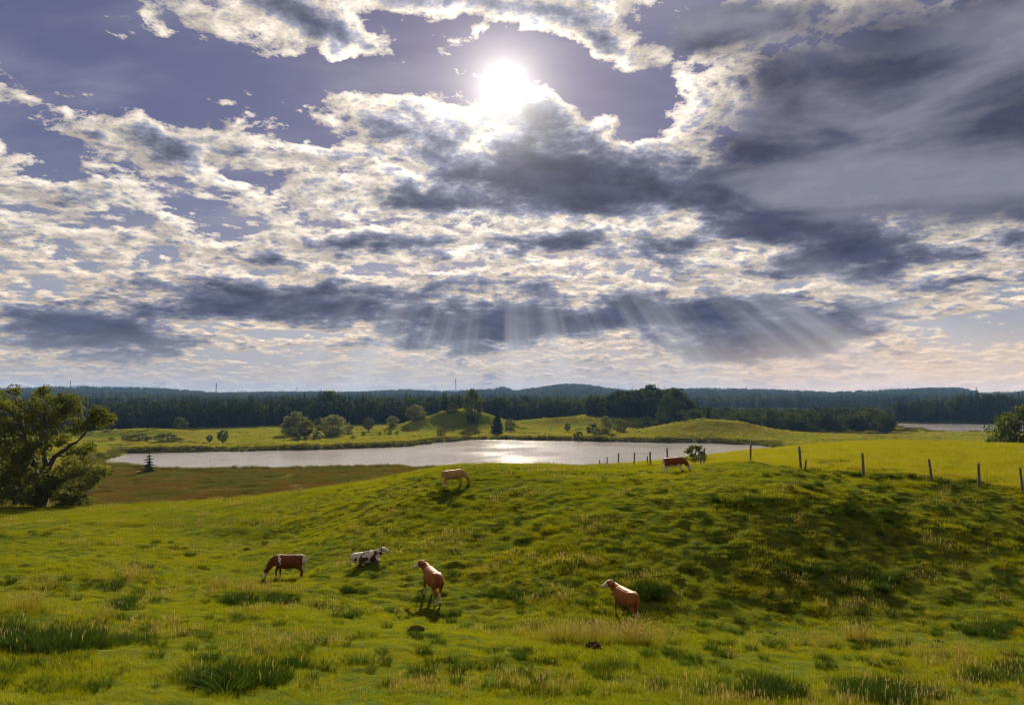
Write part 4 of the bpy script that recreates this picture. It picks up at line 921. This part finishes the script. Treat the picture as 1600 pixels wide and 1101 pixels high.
def cow(px, py, heading, pose, brown, pattern, label, size=1.0, turn=0.0, d0=6.0):
    x, y, z = hit(px, py, d0); parts = cow_parts(pose, turn); bm = bmesh.new(); samp, tagl = [], []
    for nm, path in parts:
        rows = ringtube(bm, path)
        for a, b2 in zip(rows[:-1], rows[1:]):
            for f in (0, .25, .5, .75, 1): q = a * (1 - f) + b2 * f; samp.append((*q[:3], (q[3] + q[4]) / 2)); tagl.append(nm)
    bmesh.ops.recalc_face_normals(bm, faces=bm.faces)
    tmp = bpy.data.meshes.new('tmp'); bm.to_mesh(tmp); bm.free(); to = bpy.data.objects.new('tmp', tmp); C.objects.link(to)
    rm = to.modifiers.new('r', 'REMESH'); rm.mode = 'VOXEL'; rm.voxel_size = .02; sm_ = to.modifiers.new('s', 'SMOOTH'); sm_.iterations = 4; sm_.factor = .5
    dg = bpy.context.evaluated_depsgraph_get(); me = bpy.data.meshes.new_from_object(to.evaluated_get(dg)); bpy.data.objects.remove(to); me.name = 'cow'
    me.polygons.foreach_set('use_smooth', [True] * len(me.polygons))
    co = np.empty(len(me.vertices) * 3, np.float32); me.vertices.foreach_get('co', co); co = co.reshape(-1, 3); S = np.array(samp); tl = np.array(tagl)
    best = np.empty(len(co), int)
    for k in range(0, len(co), 4000): q = co[k:k + 4000]; best[k:k + 4000] = (np.linalg.norm(q[:, None] - S[None, :, :3], axis=2) - S[None, :, 3]).argmin(1)
    T = tl[best]; X, Y, Z = co.T; nz = fbm(X * 3 + Y * 2 + px, Z * 3 - Y * 2, 3)
    br = np.array(brown); wh = np.array((.50, .45, .38)); dk = np.array((.03, .022, .018)); colr = np.tile(br, (len(co), 1)) * (1 + .25 * nz[:, None])
    def paint(mk, c_): colr[mk] = c_
    legw = {'low': .34, 'high': .62, 'none': .16}[pattern.get('legs', 'low')]
    if pose != 'lie': paint(((T == 'foreleg') | (T == 'hindleg')) & (Z < legw + .06 * nz), wh)
    if pattern.get('belly'): paint((T == 'body') & (Z < .70 + .09 * nz), wh)
    if 'patch' in pattern:
        thr = pattern['patch']; pn = fbm(X * 2.2 + px * .37, Z * 2.4 + Y * 1.2 + py * .2, 2); paint(~np.isin(T, ('head', 'ear')) & (pn < thr), wh)
    if pattern.get('shoulder'): paint((T == 'body') & (np.abs(X - .33 - .10 * nz) < .05) & (Z > .80), wh)
    paint((T == 'udder'), (.45, .28, .22)); paint((T == 'switch'), wh)
    if pattern.get('rump'): paint((T == 'tail') & (Z > .5), wh); paint((T == 'body') & (X < -.93), wh)
    if pattern.get('face', True):
        hp = np.array([q for nm, ph in parts if nm == 'head' for q in ph]); c0, c1 = hp[1][:3], hp[-1][:3]; tt = ((co - c0) @ (c1 - c0)) / ((c1 - c0) @ (c1 - c0)); paint((T == 'head') & (tt > pattern.get('face0', -.1) + .1 * nz), wh)
        ax = (c1 - c0) / np.linalg.norm(c1 - c0); paint((T == 'head') & (tt > .88), np.array((.28, .19, .16)))
        for s in (-1, 1):
            lt = np.cross(ax, (0, 0, 1)); lt = lt / (np.linalg.norm(lt) + 1e-9); e = c0 + (c1 - c0) * .28 + lt * s * .115 + np.array((0, 0, .03)); paint(np.linalg.norm(co - e, axis=1) < .035, dk)
    paint((T == 'horn'), (.35, .30, .22)); paint((T == 'ear'), br * .55 if 'patch' not in pattern else dk)
    if pose != 'lie': paint(((T == 'foreleg') | (T == 'hindleg')) & (Z < .055), dk)
    ca = me.color_attributes.new('coat', 'FLOAT_COLOR', 'POINT'); ca.data.foreach_set('color', np.c_[np.clip(colr, 0, 1), np.ones(len(co))].astype(np.float32).ravel())
    o_ = obj('cow', me, M_coat); h = R(heading)
    f2 = np.array((math.cos(h), math.sin(h))); zf, zb_ = float(ground_q(x + f2[0] * .45 * size, y + f2[1] * .45 * size)), float(ground_q(x - f2[0] * .8 * size, y - f2[1] * .8 * size))
    pit = math.atan2(zf - zb_, 1.25 * size) * (.45 if pose == 'lie' else .42)
    o_.location = (x, y, (zf * .6 + zb_ * .4) - .03); o_.rotation_euler = Euler((0, -pit, h)); o_.scale = (size, size * .90, size * 1.05)
    return tag(o_, label, 'cow', 'cattle on the pasture')
RED, ORANGE, TAN, DARK = (.15, .038, .006), (.22, .062, .008), (.34, .18, .065), (.08, .028, .011)
cow(447, 905, 180, 'graze', (.125, .032, .007), dict(shoulder=1, rump=1, legs='none', belly=0, face0=.42), 'dark reddish brown cow grazing, white stripe behind its shoulder and white tail', .80)
cow(574, 880, 12, 'lie', (.085, .032, .016), dict(patch=.12, face=True), 'white cow with dark brown patches lying on the slope', .70)
cow(674, 936, 116, 'stand', ORANGE, dict(legs='low', face=True, face0=.40), 'orange brown cow standing with its dark shadow falling towards the camera', .86, .95)
cow(976, 966, 114, 'stand', (.25, .078, .011), dict(legs='none', face=True, face0=.34), 'light brown white faced cow standing behind the tall pale grass', .77, .85)
cow(712, 759, 0, 'graze', TAN, dict(legs='none', face=False), 'pale tan young cow grazing near the crest below the lake', .76)
cow(1057, 738, -8, 'graze', RED, dict(legs='high', belly=1, rump=1), 'brown cow with white legs and belly grazing beside the fence posts', .76)

# ------------------------------------------------------------------ the air
m, t, o = newmat('air'); vol = t.nodes.new('ShaderNodeVolumePrincipled'); vol.inputs['Color'].default_value = (0.28, 0.52, 1.0, 1); vol.inputs['Density'].default_value = 0.00006; vol.inputs['Anisotropy'].default_value = 0.0
t.links.new(vol.outputs[0], o.inputs['Volume'])
bm = bmesh.new(); bmesh.ops.create_cube(bm, size=1.0)
for v in bm.verts: v.co = Vector((v.co.x * 13000, v.co.y * 13000, 0.5 * ((-130) + 110) + v.co.z * 240))
me = bpy.data.meshes.new('haze'); bm.to_mesh(me); bm.free(); hz_o = obj('haze', me, m); tag(hz_o, kind='stuff')
